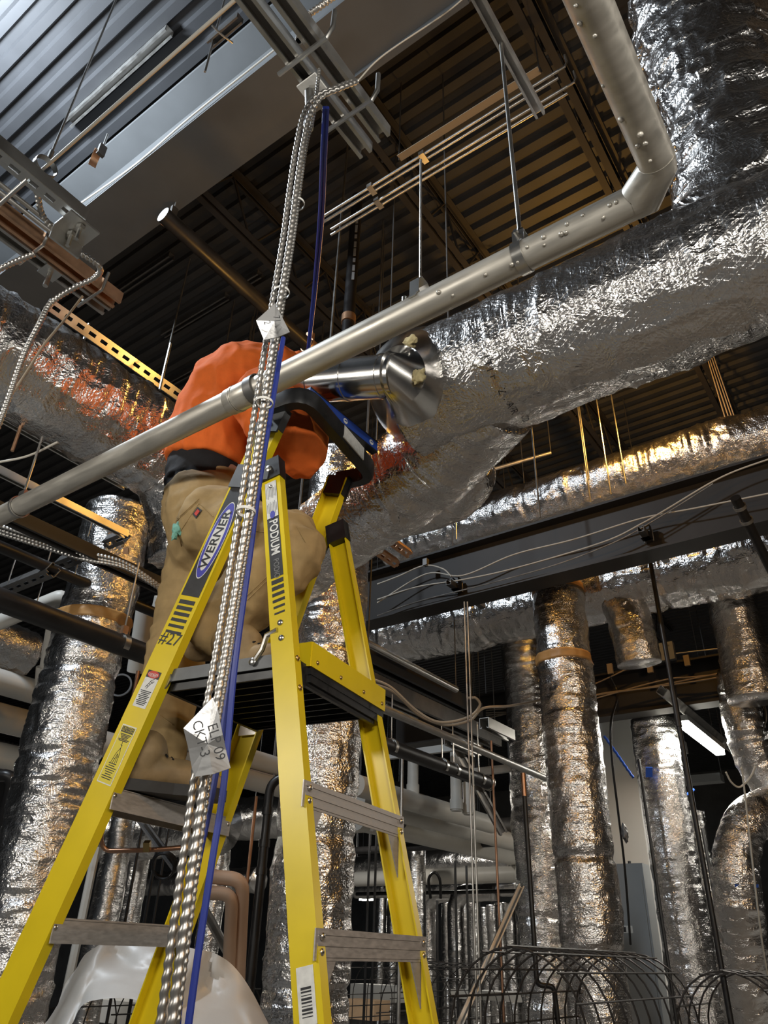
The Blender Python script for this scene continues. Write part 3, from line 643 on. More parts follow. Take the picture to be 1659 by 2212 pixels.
def clevis(px, label, rtop_py, rod_r=.0055, group=None):
    c = onl(Pp, X, px=px); t = thing('pipe_hanger', label, 'hanger', c-Z*PR, group)
    MB().ring(c, X, PR+.001, .026, .003, 32).build('band', 'steel_bright', t, True)
    for q in (-1, 1): MB().box(c+Z*(PR+.02)+Y*q*.014, X*.015, Y*.0015, Z*.026).build('clamp_ear', 'steel_bright', t)
    MB().box(c+Z*(PR+.045), X*.015, Y*.0155, Z*.0015).build('clamp_top', 'steel_bright', t)
    MB().cyl(c+Z*(PR+.028)-Y*.03, c+Z*(PR+.028)+Y*.022, .006, 8).build('bolt', 'steel_bright', t, True)
    top = onl(c+Z*(PR+.04), Z, py=rtop_py); MB().cyl(c+Z*(PR+.02), top, rod_r, 10).build('hanger_rod', 'galv', t, True)
    MB().cyl(c+Z*(PR+.045), c+Z*(PR+.057), .011, 6).build('nut', 'steel_bright', t)
    return top
h1t = clevis(1128, 'steel band hanger and rod holding the bent pipe near its bend', 92)
c = onl(Pp, X, px=908); t = thing('pipe_hanger', 'flat strap hanger arched over the middle of the bent pipe', 'hanger', c-Z*PR)
MB().ring(c, X, PR+.001, .022, .003, 32, math.pi*1.05, math.pi*1.95).build('band', 'steel_bright', t, True)
ap = [A(0, -.030, PR-.012), A(0, -.028, PR+.04), A(0, -.014, PR+.058), A(0, .014, PR+.058), A(0, .028, PR+.04), A(0, .030, PR-.012)]
m_ = MB()
for a, b in zip(ap[:-1], ap[1:]): m_.bar(c+a, c+b, .028, .003, np.cross(nrm(b-a), X))
m_.build('strap', 'steel_bright', t); MB().cyl(c-X*.05+Z*(PR-.01), c-X*.05+Z*(PR+.03), .008, 10).build('bolt', 'steel_bright', t, True)
MB().box(c+X*.055+Z*PR*.95, X*.05, Y*.012, Z*.002).build('strap_tail', 'steel_bright', t)
MB().cyl(c+Z*(PR+.058), onl(c, Z, py=345), .0035, 8).build('hanger_rod', 'galv', t, True)
c = onl(Pp, X, px=553); t = thing('pipe_hanger', 'dark split-ring clamp round the bent pipe in front of the worker', 'hanger', c-Z*PR)
MB().ring(c, X, PR+.004, .03, .004, 32).build('band', 'strut_dark', t, True); MB().box(c+Z*(PR+.015)+Y*.01, X*.012, Y*.01, Z*.014).build('clamp_ears', 'strut_dark', t)
c = onl(Pp, X, px=42); t = thing('pipe_hanger', 'wire clevis and rod holding the left end of the bent pipe', 'hanger', c-Z*PR)
MB().ring(c, X, PR+.002, .012, .004, 28).build('band', 'strut', t, True); MB().cyl(c+Z*PR, onl(c, Z, py=944), .005, 8).build('hanger_rod', 'galv', t, True); MB().box(c+Z*(PR+.02), X*.02, Y*.01, Z*.012).build('clamp_ears', 'strut', t)
# strut the near rod hangs from (runs towards the viewer overhead)
z_ = h1t[2]
one('strut_channel', strut(MB(), A(h1t[0], PY_-1.1, z_+.03), A(h1t[0], h1t[1]+.28, z_+.03), -Z, .8), 'strut', 'slotted strut channel at the top centre carrying the pipe hanger rod', 'strut')
# ================================================================== WORKER
hf = A(-math.sin(HEAD), math.cos(HEAD), 0)
def Hp(px, py, d): r_ = ray(px, py); return CAM+r_*d/(r_@hf)
def volume(parts, voxel, smooth=6, fold=None, seed=0):
    """union of tapered limbs -> one continuous skin"""
    mb_ = MB()
    for part in parts:
        pts, rs = part[:2]; flat = part[2] if len(part) > 2 else ''
        if len(pts) == 1:
            c, r_ = pts[0], rs[0]; n = 12; v = [c+A(*(r_ if hasattr(r_, '__len__') else (r_, r_, r_)))*A(math.sin(math.pi*i/n)*math.cos(math.pi*j/n), math.sin(math.pi*i/n)*math.sin(math.pi*j/n), math.cos(math.pi*i/n)) for i in range(n+1) for j in range(2*n)]
            mb_.add(v, [(i*2*n+j, (i+1)*2*n+j, (i+1)*2*n+(j+1) % (2*n), i*2*n+(j+1) % (2*n)) for i in range(n) for j in range(2*n)]); continue
        k_ = 6 if len(pts) > 2 else 8
        P_ = spline(pts, k_) if len(pts) > 2 else [pts[0]+(pts[1]-pts[0])*i/k_ for i in range(k_+1)]
        R_ = np.interp(np.linspace(0, len(rs)-1, len(P_)), range(len(rs)), rs)
        mb_.tube(P_, list(R_), 16)
        for e, r_, kk in ((P_[0], R_[0], 'a'), (P_[-1], R_[-1], 'b')):
            if kk in flat: continue
            n = 8; v = [e+r_*A(math.sin(math.pi*i/n)*math.cos(math.pi*j/n), math.sin(math.pi*i/n)*math.sin(math.pi*j/n), math.cos(math.pi*i/n)) for i in range(n+1) for j in range(2*n)]
            mb_.add(v, [(i*2*n+j, (i+1)*2*n+j, (i+1)*2*n+(j+1) % (2*n), i*2*n+(j+1) % (2*n)) for i in range(n) for j in range(2*n)])
    me = bpy.data.meshes.new('tmp'); me.from_pydata(mb_.v, [], mb_.f); o = bpy.data.objects.new('tmp', me); col.objects.link(o)
    m1 = o.modifiers.new('r', 'REMESH'); m1.mode = 'VOXEL'; m1.voxel_size = voxel; m1.use_smooth_shade = True
    if smooth: m2 = o.modifiers.new('s', 'SMOOTH'); m2.iterations = smooth; m2.factor = .5
    bpy.context.view_layer.update(); ev = o.evaluated_get(bpy.context.evaluated_depsgraph_get()).to_mesh()
    v = np.zeros(len(ev.vertices)*3); ev.vertices.foreach_get('co', v); v = v.reshape(-1, 3)
    nn = np.zeros_like(v).ravel(); ev.vertices.foreach_get('normal', nn); nn = nn.reshape(-1, 3)
    f = [tuple(p.vertices) for p in ev.polygons]; bpy.data.objects.remove(o)
    if fold:
        a1, s1, st = fold; d = a1*(crease(v*A(*st)*s1+seed)+.6*crease(v*A(*st)*s1*2.1+seed+4)+.8*vnoise(v*s1*.5+seed))
        v = v+nn*d[:, None]
    return v, f
def cloth(name, parts, m, parent, voxel=.012, smooth=5, fold=(.006, 9, (1, 1, 1)), seed=0, cut=None, thick=0):
    v, f = volume(parts, voxel, smooth, fold, seed)
    if cut is not None:
        keep = cut(v); f = [q for q in f if all(keep[i] for i in q)]; used = sorted({i for q in f for i in q}); mp = {a: b for b, a in enumerate(used)}
        v = v[used]; f = [tuple(mp[i] for i in q) for q in f]
    return MB().add(v, f).build(name, m, parent, True, sharp=180)
S = Wp
pel = S(462, 1120, .02)
wk = thing('person', 'person in an orange sweatshirt and tan work trousers stooping on the ladder platform', 'person', A(pel[0], pel[1], PZ-.305))
tor = [S(462, 1090, .02), S(462, 1020, .02), S(480, 940, .01), S(508, 875, 0), S(556, 828, .02)]
shR, elR, haR = S(572, 862, -.13), S(644, 972, -.05), S(672, 876, .06)
shL, elL, haL = S(586, 812, .16), S(655, 806, .24), S(722, 812, .26)
hipR, knR, anR = S(472, 1135, -.07), S(632, 1186, -.03), S(432, 1392, -.10)
hipL, knL, anL = S(452, 1150, .10), S(388, 1385, .08), S(330, 1640, .0)
neck = S(552, 822, .10); head = S(508, 822, .24)
def fingers(c, fwd, upd, k=1.):
    fwd, upd = nrm(fwd), nrm(upd-fwd*(upd@fwd)); sd = np.cross(fwd, upd); out = [([c-fwd*.04, c+fwd*.035], [.027, .036])]
    for i, l in enumerate((.062, .075, .07, .055)):
        b = c+fwd*.045+sd*(i-1.5)*.019; out.append(([b-fwd*.01, b+fwd*l*.5+upd*.006, b+fwd*l*.8-upd*.018, b+fwd*l*.72-upd*.045], [.0095, .009, .0085, .0075]))
    b = c-sd*.03; out.append(([b, b-sd*.028+fwd*.02-upd*.012, b-sd*.03+fwd*.05-upd*.03], [.0115, .010, .0085])); return out
fdir = nrm(S(560, 830, .5)-S(560, 830, .2)); look = nrm(LW*.6-LN*.75-Z*.15); hs = np.cross(look, Z); hs = nrm(hs)
parts = [(tor, [.12, .115, .125, .135, .10]), ([shR, (shR+elR)/2, elR, haR], [.055, .052, .042, .03]), ([shL, (shL+elL)/2, elL, haL], [.055, .052, .042, .03]),
         ([hipR, knR, (knR+anR)/2, anR], [.085, .058, .055, .04]), ([hipL, knL, (knL+anL)/2, anL], [.085, .058, .055, .04]), ([tor[-1], neck, head], [.08, .058, .06]),
         ([head], [(.083, .088, .108)]), ([head+look*.085-Z*.005, head+look*.104-Z*.03], [.011, .014]), ([head+look*.07-Z*.085], [.035]), ([head+look*.088-Z*.058-hs*.022, head+look*.096-Z*.058, head+look*.088-Z*.058+hs*.022], [.006, .008, .006]),
         ([head+look*.078+hs*.032+Z*.01], [.014]), ([head+look*.078-hs*.032+Z*.01], [.014]), ([head+hs*.085-Z*.02, head+hs*.09+Z*.02], [.012, .014]), ([head-hs*.085-Z*.02, head-hs*.09+Z*.02], [.012, .014])]
parts += fingers(haR+nrm(haR-elR)*.06, haR-elR, -LN+Z*.2)+fingers(haL+nrm(haL-elL)*.06, haL-elL, Z)
v, f = volume(parts, .0075, 3); MB().add(v, f).build('body', 'skin', wk, True, sharp=180)
v, f = volume([([head+Z*.022-look*.018], [(.094, .098, .105)])], .012, 3, (.003, 40, (1, 1, 1))); 
MB().add(v, f).build('knit_cap', 'hair', wk, True, sharp=180)
# sweatshirt
sh = cloth('sweatshirt', [([S(452, 1004, .02), S(462, 965, .01), S(480, 905, 0), S(508, 862, 0), S(548, 826, .02), S(590, 806, .05)], [.166, .178, .188, .19, .168, .115], 'a'),
        ([shR, (shR*.5+elR*.5)-Z*.02, elR, (elR+haR)/2, haR], [.115, .10, .092, .072, .05], 'b'), ([S(540, 840, .1), shL, (shL+elL)/2, elL, haL-(haL-elL)*.1], [.15, .105, .088, .08, .052], 'b')],
        'orange_cloth', wk, .010, 4, (.0095, 6.5, (1.5, 1.5, .75)), 3)
# dark undershirt showing between sweatshirt and belt
cloth('undershirt', [([S(458, 1110, .02), S(444, 1068, .02), S(447, 1020, .02), S(460, 970, .01)], [.148, .152, .152, .15], 'ab')], 'black_cloth', wk, .010, 4, (.004, 10, (.7, .7, 1.8)), 6)
pants = cloth('work_trousers', [([S(440, 1074, .02), S(455, 1112, .02), S(464, 1165, .03)], [.157, .168, .155], 'a'), ([hipR, (hipR+knR)/2-Z*.01, knR, knR*.6+anR*.4, (knR+anR)/2-Z*.005, anR*.8+knR*.2, anR], [.135, .128, .108, .105, .098, .092, .09], 'b'),
        ([hipL, (hipL+knL)/2, knL, (knL+anL)/2, anL, S(322, 1664, .0)], [.13, .112, .098, .088, .086, .092], 'b')], 'tan_cloth', wk, .010, 4, (.0095, 7, (1, 1, 1.3)), 8)
# trouser details: waistband, back pocket, red label, teal rag
def on_surf(px, py, s0):   # nearest trouser surface point along the sight line
    d = nrm(ray(px, py)); return d
dg = bpy.context.evaluated_depsgraph_get(); bpy.context.view_layer.update()
def hit(obj, px, py):
    d = nrm(ray(px, py)); o_ = Vector(CAM)-Vector(parent_loc(obj)); ok, loc, nn_, _ = obj.ray_cast(o_, Vector(d))
    return (A(*loc)+parent_loc(obj), A(*nn_)) if ok else None
def patch(obj, pts, m, name, off=.003, parent=None, th=.0015):
    hs_ = [hit(obj, *p_) for p_ in pts]
    if any(h is None for h in hs_): return None
    v = [h[0]+h[1]*off for h in hs_]+[h[0]+h[1]*(off-th) for h in hs_]; n = len(pts)
    return MB().add(v, [tuple(range(n)), tuple(range(2*n-1, n-1, -1))]+[(i, n+i, n+(i+1) % n, (i+1) % n) for i in range(n)]).build(name, m, parent or obj)
def seam(obj, pts, m, name, r_=.0016, off=.001):
    hs_ = [hit(obj, *p_) for p_ in pts]; q = [h[0]+h[1]*off for h in hs_ if h is not None]
    if len(q) > 1: MB().tube(q, r_, 6).build(name, m, obj, True)
def lin(a, b, n=8): return [(a[0]+(b[0]-a[0])*i/n, a[1]+(b[1]-a[1])*i/n) for i in range(n+1)]
def print_on(obj, ch, pt, xdir, size):
    h_ = hit(obj, *pt); h2 = hit(obj, pt[0]+xdir[0], pt[1]+xdir[1])
    if h_ is None or h2 is None: return
    n_ = nrm(CAM-h_[0]); xd_ = nrm(h2[0]-h_[0]); yd_ = nrm(np.cross(n_, xd_)); text(ch, size, h_[0], xd_, yd_, 'black_ink', obj, 'printed_letter', off=.006)
for ch, x_, y_ in (('B', 1028, 690), ('E', 1032, 718), ('C', 1035, 735), ('J', 1047, 772), ('T', 1053, 785), ('I', 1058, 798), ('F', 1066, 814), ('Z', 1083, 844), ('.', 1094, 859), ('A', 1101, 873), ('R', 1110, 887), ('D', 1134, 904)): print_on(MAINWRAP, ch, (x_, y_), (5, 13), .034)
for ch, x_, y_ in (('.', 617, 1040), ('E', 632, 1033), ('N', 664, 1018), ('F', 680, 1008), ('E', 694, 1002), ('7', 717, 989), ('3', 734, 982)): print_on(DROP, ch, (x_, y_), (12, -5), .036)
patch(pants, [(417, 1112), (428, 1096), (437, 1103), (425, 1121)], 'black_ink', 'brand_tag', .0035); patch(pants, [(421, 1111), (428, 1101), (433, 1105), (425, 1116)], 'red_ink', 'brand_tag_field', .0045)
for a, b in (((430, 1087), (461, 1116)), ((430, 1087), (388, 1150)), ((388, 1150), (392, 1180)), ((384, 1120), (430, 1078)), ((381, 1126), (428, 1083)), ((530, 1290), (582, 1240)), ((534, 1296), (588, 1243)), ((640, 1137), (660, 1172)), ((544, 1146), (572, 1150))):
    seam(pants, lin(a, b), 'tan_cloth', 'stitched_seam')
for a, b in (((330, 1580), (326, 1660)), ((345, 1545), (372, 1565)), ((268, 1668), (375, 1650))): seam(pants, lin(a, b), 'tan_cloth', 'stitched_seam')
h = hit(pants, 385, 1143)
if h is not None:
    blob(h[0], .016, 'teal_cloth', 'pocket_rag', pants, (1, 1, 1.5), 4, .4); blob(h[0]-Z*.025+nrm(rt)*-.008, .012, 'teal_cloth', 'pocket_rag', pants, (.8, .8, 1.4), 5, .4)
# boots
def boot(heel, toe, zs, ank):
    d = nrm((toe-heel)*A(1, 1, 0)); sd = np.cross(Z, d); L = .29; base = heel*A(1, 1, 0)+Z*zs
    pr = [(-.02, .022), (.0, .036), (.06, .037), (.13, .036), (.19, .046), (.24, .044), (.275, .028), (.285, .01)]
    out = [(a, b) for a, b in pr]+[(a, -b) for a, b in pr[::-1]]; n = len(out); m_ = MB()
    v = [base+d*a*1.03+sd*b*1.08+Z*zz for zz in (0, .03) for a, b in out]
    m_.add(v, [(i, (i+1) % n, n+(i+1) % n, n+i) for i in range(n)]+[tuple(range(n))[::-1], tuple(range(n, 2*n))])
    bt = cloth('boot', [([base+d*.015+Z*.055, base+d*.10+Z*.06, base+d*.19+Z*.055, base+d*.245+Z*.045], [.04, .042, .045, .035]), ([base+d*.035+Z*.05, base+d*.05+Z*.12, ank], [.042, .05, .055])], 'boot_leather', wk, .008, 3, (.0015, 20, (1, 1, 1)), 2)
    m_.build('boot_sole', 'rubber', bt)
    for i in range(5): MB().tube([base+d*(.085+i*.018)+sd*q*.03+Z*(.105+.012*(2-i)*.6-abs(q)*.012) for q in (-1, -.4, 0, .4, 1)], .003, 6).build('lace', 'black_cloth', bt, True)
hl = Zp(285, 1712, .362); tl = Zp(450, 1730, .362); dl = nrm(tl-hl); boot(hl-dl*.03, tl, PZ-.305+.006, anL-Z*.03)
hr = LO+LN*.26-LW*.12; tr_ = LO-LN*.02-LW*.10; boot(hr, tr_, PZ+.002, anR)
# spirit level lying across the top guard
lv0, lv1 = gp(nfN-.10, -.20)+Z*.05, gp(nfN-.17, .17)+Z*.05; dv = nrm(lv1-lv0); lt = thing('spirit_level', 'blue spirit level lying across the black ladder guard', 'level', lv0-Z*.02)
MB().bar(lv0, lv1, .024, .04).build('level_body', 'blue_tool', lt); sdv = nrm(np.cross(dv, Z))
for q in (-1, 1): MB().bar(lv0+Z*q*.0215, lv1+Z*q*.0215, .027, .005).build('level_edge', 'black_plastic', lt)
for k_ in (.12, .5, .9):
    c = lv0+(lv1-lv0)*k_; MB().cyl(c-sdv*.013, c+sdv*.013, .011, 20).build('round_badge', 'white_ink', lt, True); MB().bar(c-dv*.006+sdv*.0135, c+dv*.006+sdv*.0135+Z*.002, .002, .004).build('badge_mark', 'blue_tool', lt)
    MB().bar(c-dv*.006-sdv*.0135, c+dv*.006-sdv*.0135+Z*.002, .002, .004).build('badge_mark', 'blue_tool', lt)
# ================================================================== HANGING ARMOURED CABLES AND TAPE FLAGS
def armored(name, pts, r, label, pitch=.014, group=None, cat='cable', m='armor', seg=10):
    P, t = resample(spline(pts, 16), pitch/5); n = len(P); T = np.gradient(P, axis=0); T /= np.linalg.norm(T, axis=1)[:, None]
    a = np.cross(T[0], X); a = nrm(a); v = []
    for i in range(n):
        a = nrm(a-T[i]*(a@T[i])); b = np.cross(T[i], a)
        for j in range(seg):
            th = 2*math.pi*j/seg; k_ = r*(1+.15*math.cos(2*math.pi*t[i]/pitch-th)); v.append(P[i]+(a*math.cos(th)+b*math.sin(th))*k_)
    f = [(i*seg+j, i*seg+(j+1) % seg, (i+1)*seg+(j+1) % seg, (i+1)*seg+j) for i in range(n-1) for j in range(seg)]
    return one(name, MB().add(v, f), m, label, cat, group, smooth=True)
cab = [(352, 2260, .98), (388, 1990, .98), (408, 1840, .98), (440, 1620, .98), (478, 1400, .98), (524, 1120, .98), (560, 880, .98), (590, 690, .97), (618, 520, .96), (634, 400, .95), (648, 310, .94), (664, 245, .93), (690, 208, .92), (730, 190, .92), (765, 176, .93)]
oL = rt*.0050
armored('armored_cable', [Hp(a-2, b, d)-oL for a, b, d in cab], .0050, 'left strand of the ribbed steel cable pair hanging in front of the ladder', group='armoured cables')
armored('armored_cable', [Hp(a+2, b, d-.015)+oL for a, b, d in cab], .0054, 'right strand of the ribbed steel cable pair hanging in front of the ladder', group='armoured cables')
armored('armored_cable', [Hp(a+5, b, d+.02)+oL*1.9 for a, b, d in cab[:-3]]+[Hp(690, 150, .93)], .0038, 'thin third ribbed cable behind the hanging pair', pitch=.009, m='strut')
for (px, py) in ((606, 632), (568, 870), (640, 440), (528, 1105)):
    c = Hp(px, py, .965); m_ = MB(); m_.ring(c+rt*.002, nrm(Hp(px+9, py-60, .965)-c), .0135, .005, .0015, 18); o = one('cable_tie', m_, 'white_ink', {632: 'pale cable tie above the small tape flag on the hanging cables', 870: 'pale cable tie where the hanging cables cross the bent pipe', 440: 'pale cable tie high on the hanging cables', 1105: 'pale cable tie beside the ladder brand panel'}[py], 'cable tie', 'cable ties on the hanging cables')
def flag(pts, d, label, fold):
    pts3 = [Hp(px, py, d-.012*math.sin(i*1.7)) for i, (px, py) in enumerate(pts)]; c = sum(pts3)/len(pts3)-hf*.004; n = len(pts3)
    t = thing('tape_flag', label, 'label', c); v = pts3+[c]+[q+hf*.0015 for q in pts3]+[c+hf*.0015]
    f = [(i, (i+1) % n, n) for i in range(n)]+[(n+1+(i+1) % n, n+1+i, 2*n+1) for i in range(n)]+[(i, n+1+i, n+1+(i+1) % n, (i+1) % n) for i in range(n)]
    MB().add(v, f).build('tape', 'tape', t); return t
tf = flag([(459, 1507), (396, 1573), (407, 1618), (414, 1657), (421, 1678), (460, 1672), (498, 1659), (488, 1620), (481, 1587), (470, 1529)], .945, 'grey tape flag lettered ELP 09 CKT-3 on the hanging cables', 0)
xd = nrm(Hp(478, 1650, .92)-Hp(454, 1553, .92)); yd = nrm(np.cross(-hf, xd)); 
MB().add([Hp(424, 1560, .93), Hp(462, 1540, .93), Hp(490, 1650, .925), Hp(422, 1660, .93)], [(0, 1, 2, 3)]) 
text('ELP 09', .0175, Hp(467, 1603, .915), xd, yd, 'black_ink', tf, off=.001, sx=.95); text('CKT-3', .0175, Hp(434, 1596, .915), nrm(Hp(440, 1622, .92)-Hp(425, 1562, .92)), yd, 'black_ink', tf, off=.001, sx=.95)
tf = flag([(594, 655), (553, 692), (570, 734), (600, 728), (626, 717), (612, 690), (602, 670)], .93, 'small grey tape flag high on the hanging cables', 0)
text('71', .016, Hp(598, 690, .912), nrm(Hp(602, 712, .9)-Hp(592, 672, .9)), nrm(np.cross(-hf, nrm(Hp(602, 712, .9)-Hp(592, 672, .9)))), 'black_ink', tf, off=.001); text('2', .016, Hp(577, 698, .912), nrm(Hp(602, 712, .9)-Hp(592, 672, .9)), nrm(np.cross(-hf, nrm(Hp(602, 712, .9)-Hp(592, 672, .9)))), 'black_ink', tf, off=.001)
def cable(name, pts, r, m, label, group=None, cat='cable', seg=8): return one(name, MB().tube(spline(pts, 8), r, seg), m, label, cat, group, smooth=True)
cable('data_cable', [Hp(701, 232, .93), Hp(696, 330, 1.05), Hp(690, 470, 1.3), Hp(678, 620, 1.6), Hp(664, 762, 1.85)], .0045, 'blue_cable', 'left one of two blue cables hanging from the overhead strut to the pipe')
cable('data_cable', [Hp(707, 232, .93), Hp(703, 330, 1.05), Hp(697, 470, 1.3), Hp(683, 620, 1.6), Hp(667, 762, 1.85)], .0045, 'blue_cable', 'right one of two blue cables hanging from the overhead strut to the pipe')
cable('data_cable', [Hp(612, 730, 1.02), Hp(592, 850, 1.02), Hp(561, 1040, 1.02), Hp(540, 1200, 1.02), Hp(506, 1450, 1.02), Hp(484, 1690, 1.03), Hp(455, 1880, 1.03), Hp(428, 2060, 1.03), Hp(402, 2250, 1.03)], .0045, 'blue_cable', 'blue cable hanging beside the ribbed pair with its lower end farther right')
cable('data_cable', [Hp(604, 760, 1.03), Hp(580, 900, 1.03), Hp(550, 1100, 1.03), Hp(520, 1300, 1.03), Hp(470, 1650, 1.04), Hp(425, 1880, 1.04), Hp(400, 2040, 1.04), Hp(380, 2250, 1.04)], .0042, 'blue_cable', 'blue cable hanging beside the ribbed pair close behind it at the bottom')
# double strut overhead with bracket
sz = 1.80; Ps = Zp(676, 165, sz); t = thing('strut_channel', 'double strut channel running overhead with the cable bracket at the top', 'strut', Ps)
for off_, nm in ((0, 'lower_channel'), (.062, 'upper_channel')):
    a, b = A(Ps[0]+off_*.9, Ps[1]-1.0, Ps[2]+off_*.3), A(Ps[0]+off_*.9, onl(Ps, Y, px=792)[1], Ps[2]+off_*.3); strut(MB(), a, b, -Z, .95).build(nm, 'strut', t)
for px in (637, 735):
    c = onl(Ps, Y, px=px); MB().tube([c-X*.045-Z*.045, c+X*.10-Z*.045, c+X*.115-Z*.02, c+X*.115+Z*.05], .006, 8).build('threaded_clip', 'galv', t, True)
c = onl(Ps, Y, px=680); MB().box(c-Z*.045, X*.028, Y*.028, Z*.003).build('square_washer', 'white_ink', t); MB().cyl(c-Z*.085, c-Z*.04, .008, 10).build('bolt', 'galv', t, True); MB().cyl(c-Z*.062, c-Z*.05, .015, 6).build('nut', 'galv', t)
MB().tube([c-Z*.07-Y*.01, c-Z*.13+Y*.0, c-Z*.20], .012, 12).build('connector', 'galv', t, True)
armored('armored_cable', [onl(Ps, Y, px=640)+Z*.06, D(660, 40, 1.95), D(690, 15, 1.95), D(740, -20, 1.95)], .008, 'short ribbed cable leaving the overhead strut at the top edge', pitch=.011)
cable('support_wire', [D(770, 178, 2.0), D(830, 118, 2.1), D(960, 30, 2.3), D(1020, -20, 2.4)], .0022, 'white_cable', 'pale wire running up right from the cable bend', cat='wire')
# ================================================================== OVERHEAD FITTINGS, UPPER LEFT
def seg(P, d, a, b): return onl(P, d, px=a), onl(P, d, px=b)
def pipe_thing(name, P, d, pa, pb, r, m, label, cat='pipe', group=None, seg_=14):
    a, b = seg(P, d, pa, pb); return one(name, MB().cyl(a, b, r, seg_), m, label, cat, group, smooth=True)
P = Zp(300, 183, 3.1); a, b = seg(P, X, 82, 620); one('conduit', MB().cyl(a, b, .008, 12), 'white_cable', 'thin pale conduit crossing the bright upper left corner', 'conduit', smooth=True)
t = thing('pipe_hanger', 'ring hanger and rod at the left end of the thin pale conduit', 'hanger', a-Z*.05); MB().ring(a+X*.06, X, .05, .03, .004, 24).build('ring', 'strut', t, True); MB().cyl(a+X*.06+Z*.05, onl(a+X*.06, Z, py=-30), .006, 8).build('hanger_rod', 'galv', t, True); MB().cyl(a+X*.06+Z*.05, a+X*.06+Z*.12, .012, 8).build('coupler', 'galv', t, True)
P = Zp(270, 150, CEIL-CAMZ); a, b = seg(P, X, 150, 368); one('deck_strut', strut(MB(), a, b, -Z, 1.6), 'strut', 'blurred pale bar just below the deck near the corner lamp', 'strut')
P = Zp(490, 60, 4.0); a, b = seg(P, X, 455, 520); t = thing('trapeze_hanger', 'small trapeze strut above the girder at the top', 'hanger', a); strut(MB(), a, b, -Z, 1.).build('channel', 'strut_dark', t); c = onl(P, X, px=462); MB().cyl(onl(c, Z, py=155), c+Z*.8, .006, 8).build('hanger_rod', 'galv', t, True); MB().tube([onl(P, X, px=478)-Z*.03-Y*.06, onl(P, X, px=482)-Z*.04, onl(P, X, px=486)-Z*.03+Y*.06], .006, 6).build('clip', 'galv', t, True)
def bclamp(pt, zr, label, R=.055):
    c = Zp(*pt, zr); t = thing('beam_clamp', label, 'clamp', c); MB().ring(c, nrm(A(.3, 1, 0)), R, .05, .006, 20, math.pi*.9, math.pi*2.0).build('strap', 'bronze_and_lamplit', t, True)
    MB().box(c+Z*.04+X*R, X*.012, Y*.025, Z*.05).build('hook', 'strut_dark', t); MB().cyl(c+Z*.05+X*R, c+Z*.22+X*R, .008, 8).build('bolt', 'galv', t, True)
bclamp((206, 342), 4.55, 'copper-coloured clamp on the girder near the corner lamp'); bclamp((362, 474), 4.55, 'copper-coloured clamp under the lower edge of the girder')
cable('flange_cable', [Zp(178, 448, 4.72)-Y*.03, Zp(300, 362, 4.72)-Y*.03, Zp(420, 255, 4.72)-Y*.02, Zp(600, 112, 4.74)-Y*.02], .006, 'white_cable', 'pale cable lying along the girder flange')
# slotted strut with clamp plate
P = D(90, 412, 1.95); a, b = A(P[0], -.4, P[2]), onl(P, Y, px=176); one('slotted_strut', slotted(MB(), a, b, -Z), 'galv', 'slotted galvanised strut entering from the left edge', 'strut')
c = onl(P, Y, px=158); t = thing('clamp_plate', 'bolted clamp plate at the end of the slotted strut', 'clamp', c-Z*.1); MB().box(c-Z*.03+Y*.02, X*.04, Y*.045, Z*.003).box(c-Z*.055-X*.038+Y*.02, X*.003, Y*.045, Z*.026).build('plate', 'galv', t)
for q in (-.02, .02): MB().cyl(c+X*q+Y*.02-Z*.085, c+X*q+Y*.02-Z*.02, .006, 8).build('bolt', 'galv', t, True); MB().cyl(c+X*q+Y*.02-Z*.048, c+X*q+Y*.02-Z*.036, .012, 6).build('nut', 'galv', t)
P2 = onl(P, Z, py=462); pipe_thing('rod_tail', onl(P, Y, px=60), -X, 60, -40, .006, 'galv', 'threaded rod crossing left from the slotted strut', 'rod')
for i, (pt, lb) in enumerate((((60, 445), 'upper one of the two thin conduits behind the slotted strut'), ((70, 470), 'lower one of the two thin conduits behind the slotted strut'))):
    Q = D(*pt, 2.3+.1*i); pipe_thing('conduit', Q, Y, -60, 118, .008, 'strut', lb, 'conduit')
Q = D(130, 575, 2.6); a, b = A(Q[0], Q[1]-.9, Q[2]), onl(Q, Y, px=236); t = thing('strut_channel', 'double strut channel with one half coloured lamplit orange above the left duct', 'strut', b); strut(MB(), a, b, -Z, 1.2).build('lower_channel', 'strut', t); strut(MB(), a+X*.06, b+X*.06, -Z, 1.2).build('upper_channel', 'bronze_and_lamplit', t)  # upper channel has orange lamplight put into its colour
for px in (70, 195): c = onl(Q, Y, px=px); MB().tube([c-X*.05-Z*.06, c+X*.09-Z*.06, c+X*.1+Z*.02], .006, 8).build('threaded_clip', 'galv', t, True)
c = onl(Q, Y, px=117); MB().box(c-Z*.055, X*.03, Y*.03, Z*.003).build('square_washer', 'galv', t); MB().cyl(c-Z*.12, c-Z*.05, .009, 10).build('connector', 'galv', t, True)
armored('armored_cable', [D(80, 415, 2.0), D(95, 470, 2.05), D(150, 530, 2.1), D(214, 575, 2.15), D(205, 600, 2.2), D(160, 622, 2.2), D(110, 655, 2.2), D(85, 700, 2.15), D(50, 770, 2.1), D(15, 870, 2.05), D(-20, 960, 2.0)], .008, 'ribbed steel cable looping past the slotted strut down the left edge', pitch=.012)
cable('pale_wire', [D(178, 640, 2.5), D(140, 690, 2.4), D(95, 745, 2.3), D(60, 800, 2.25), D(20, 860, 2.2)], .004, 'tan_cable', 'thin tan wire slanting down over the left duct', cat='wire')
armored('armored_cable', [D(-20, 590, 2.3), D(45, 560, 2.3), D(75, 548, 2.3)], .009, 'short ribbed cable at the left edge beside the strut', pitch=.012)
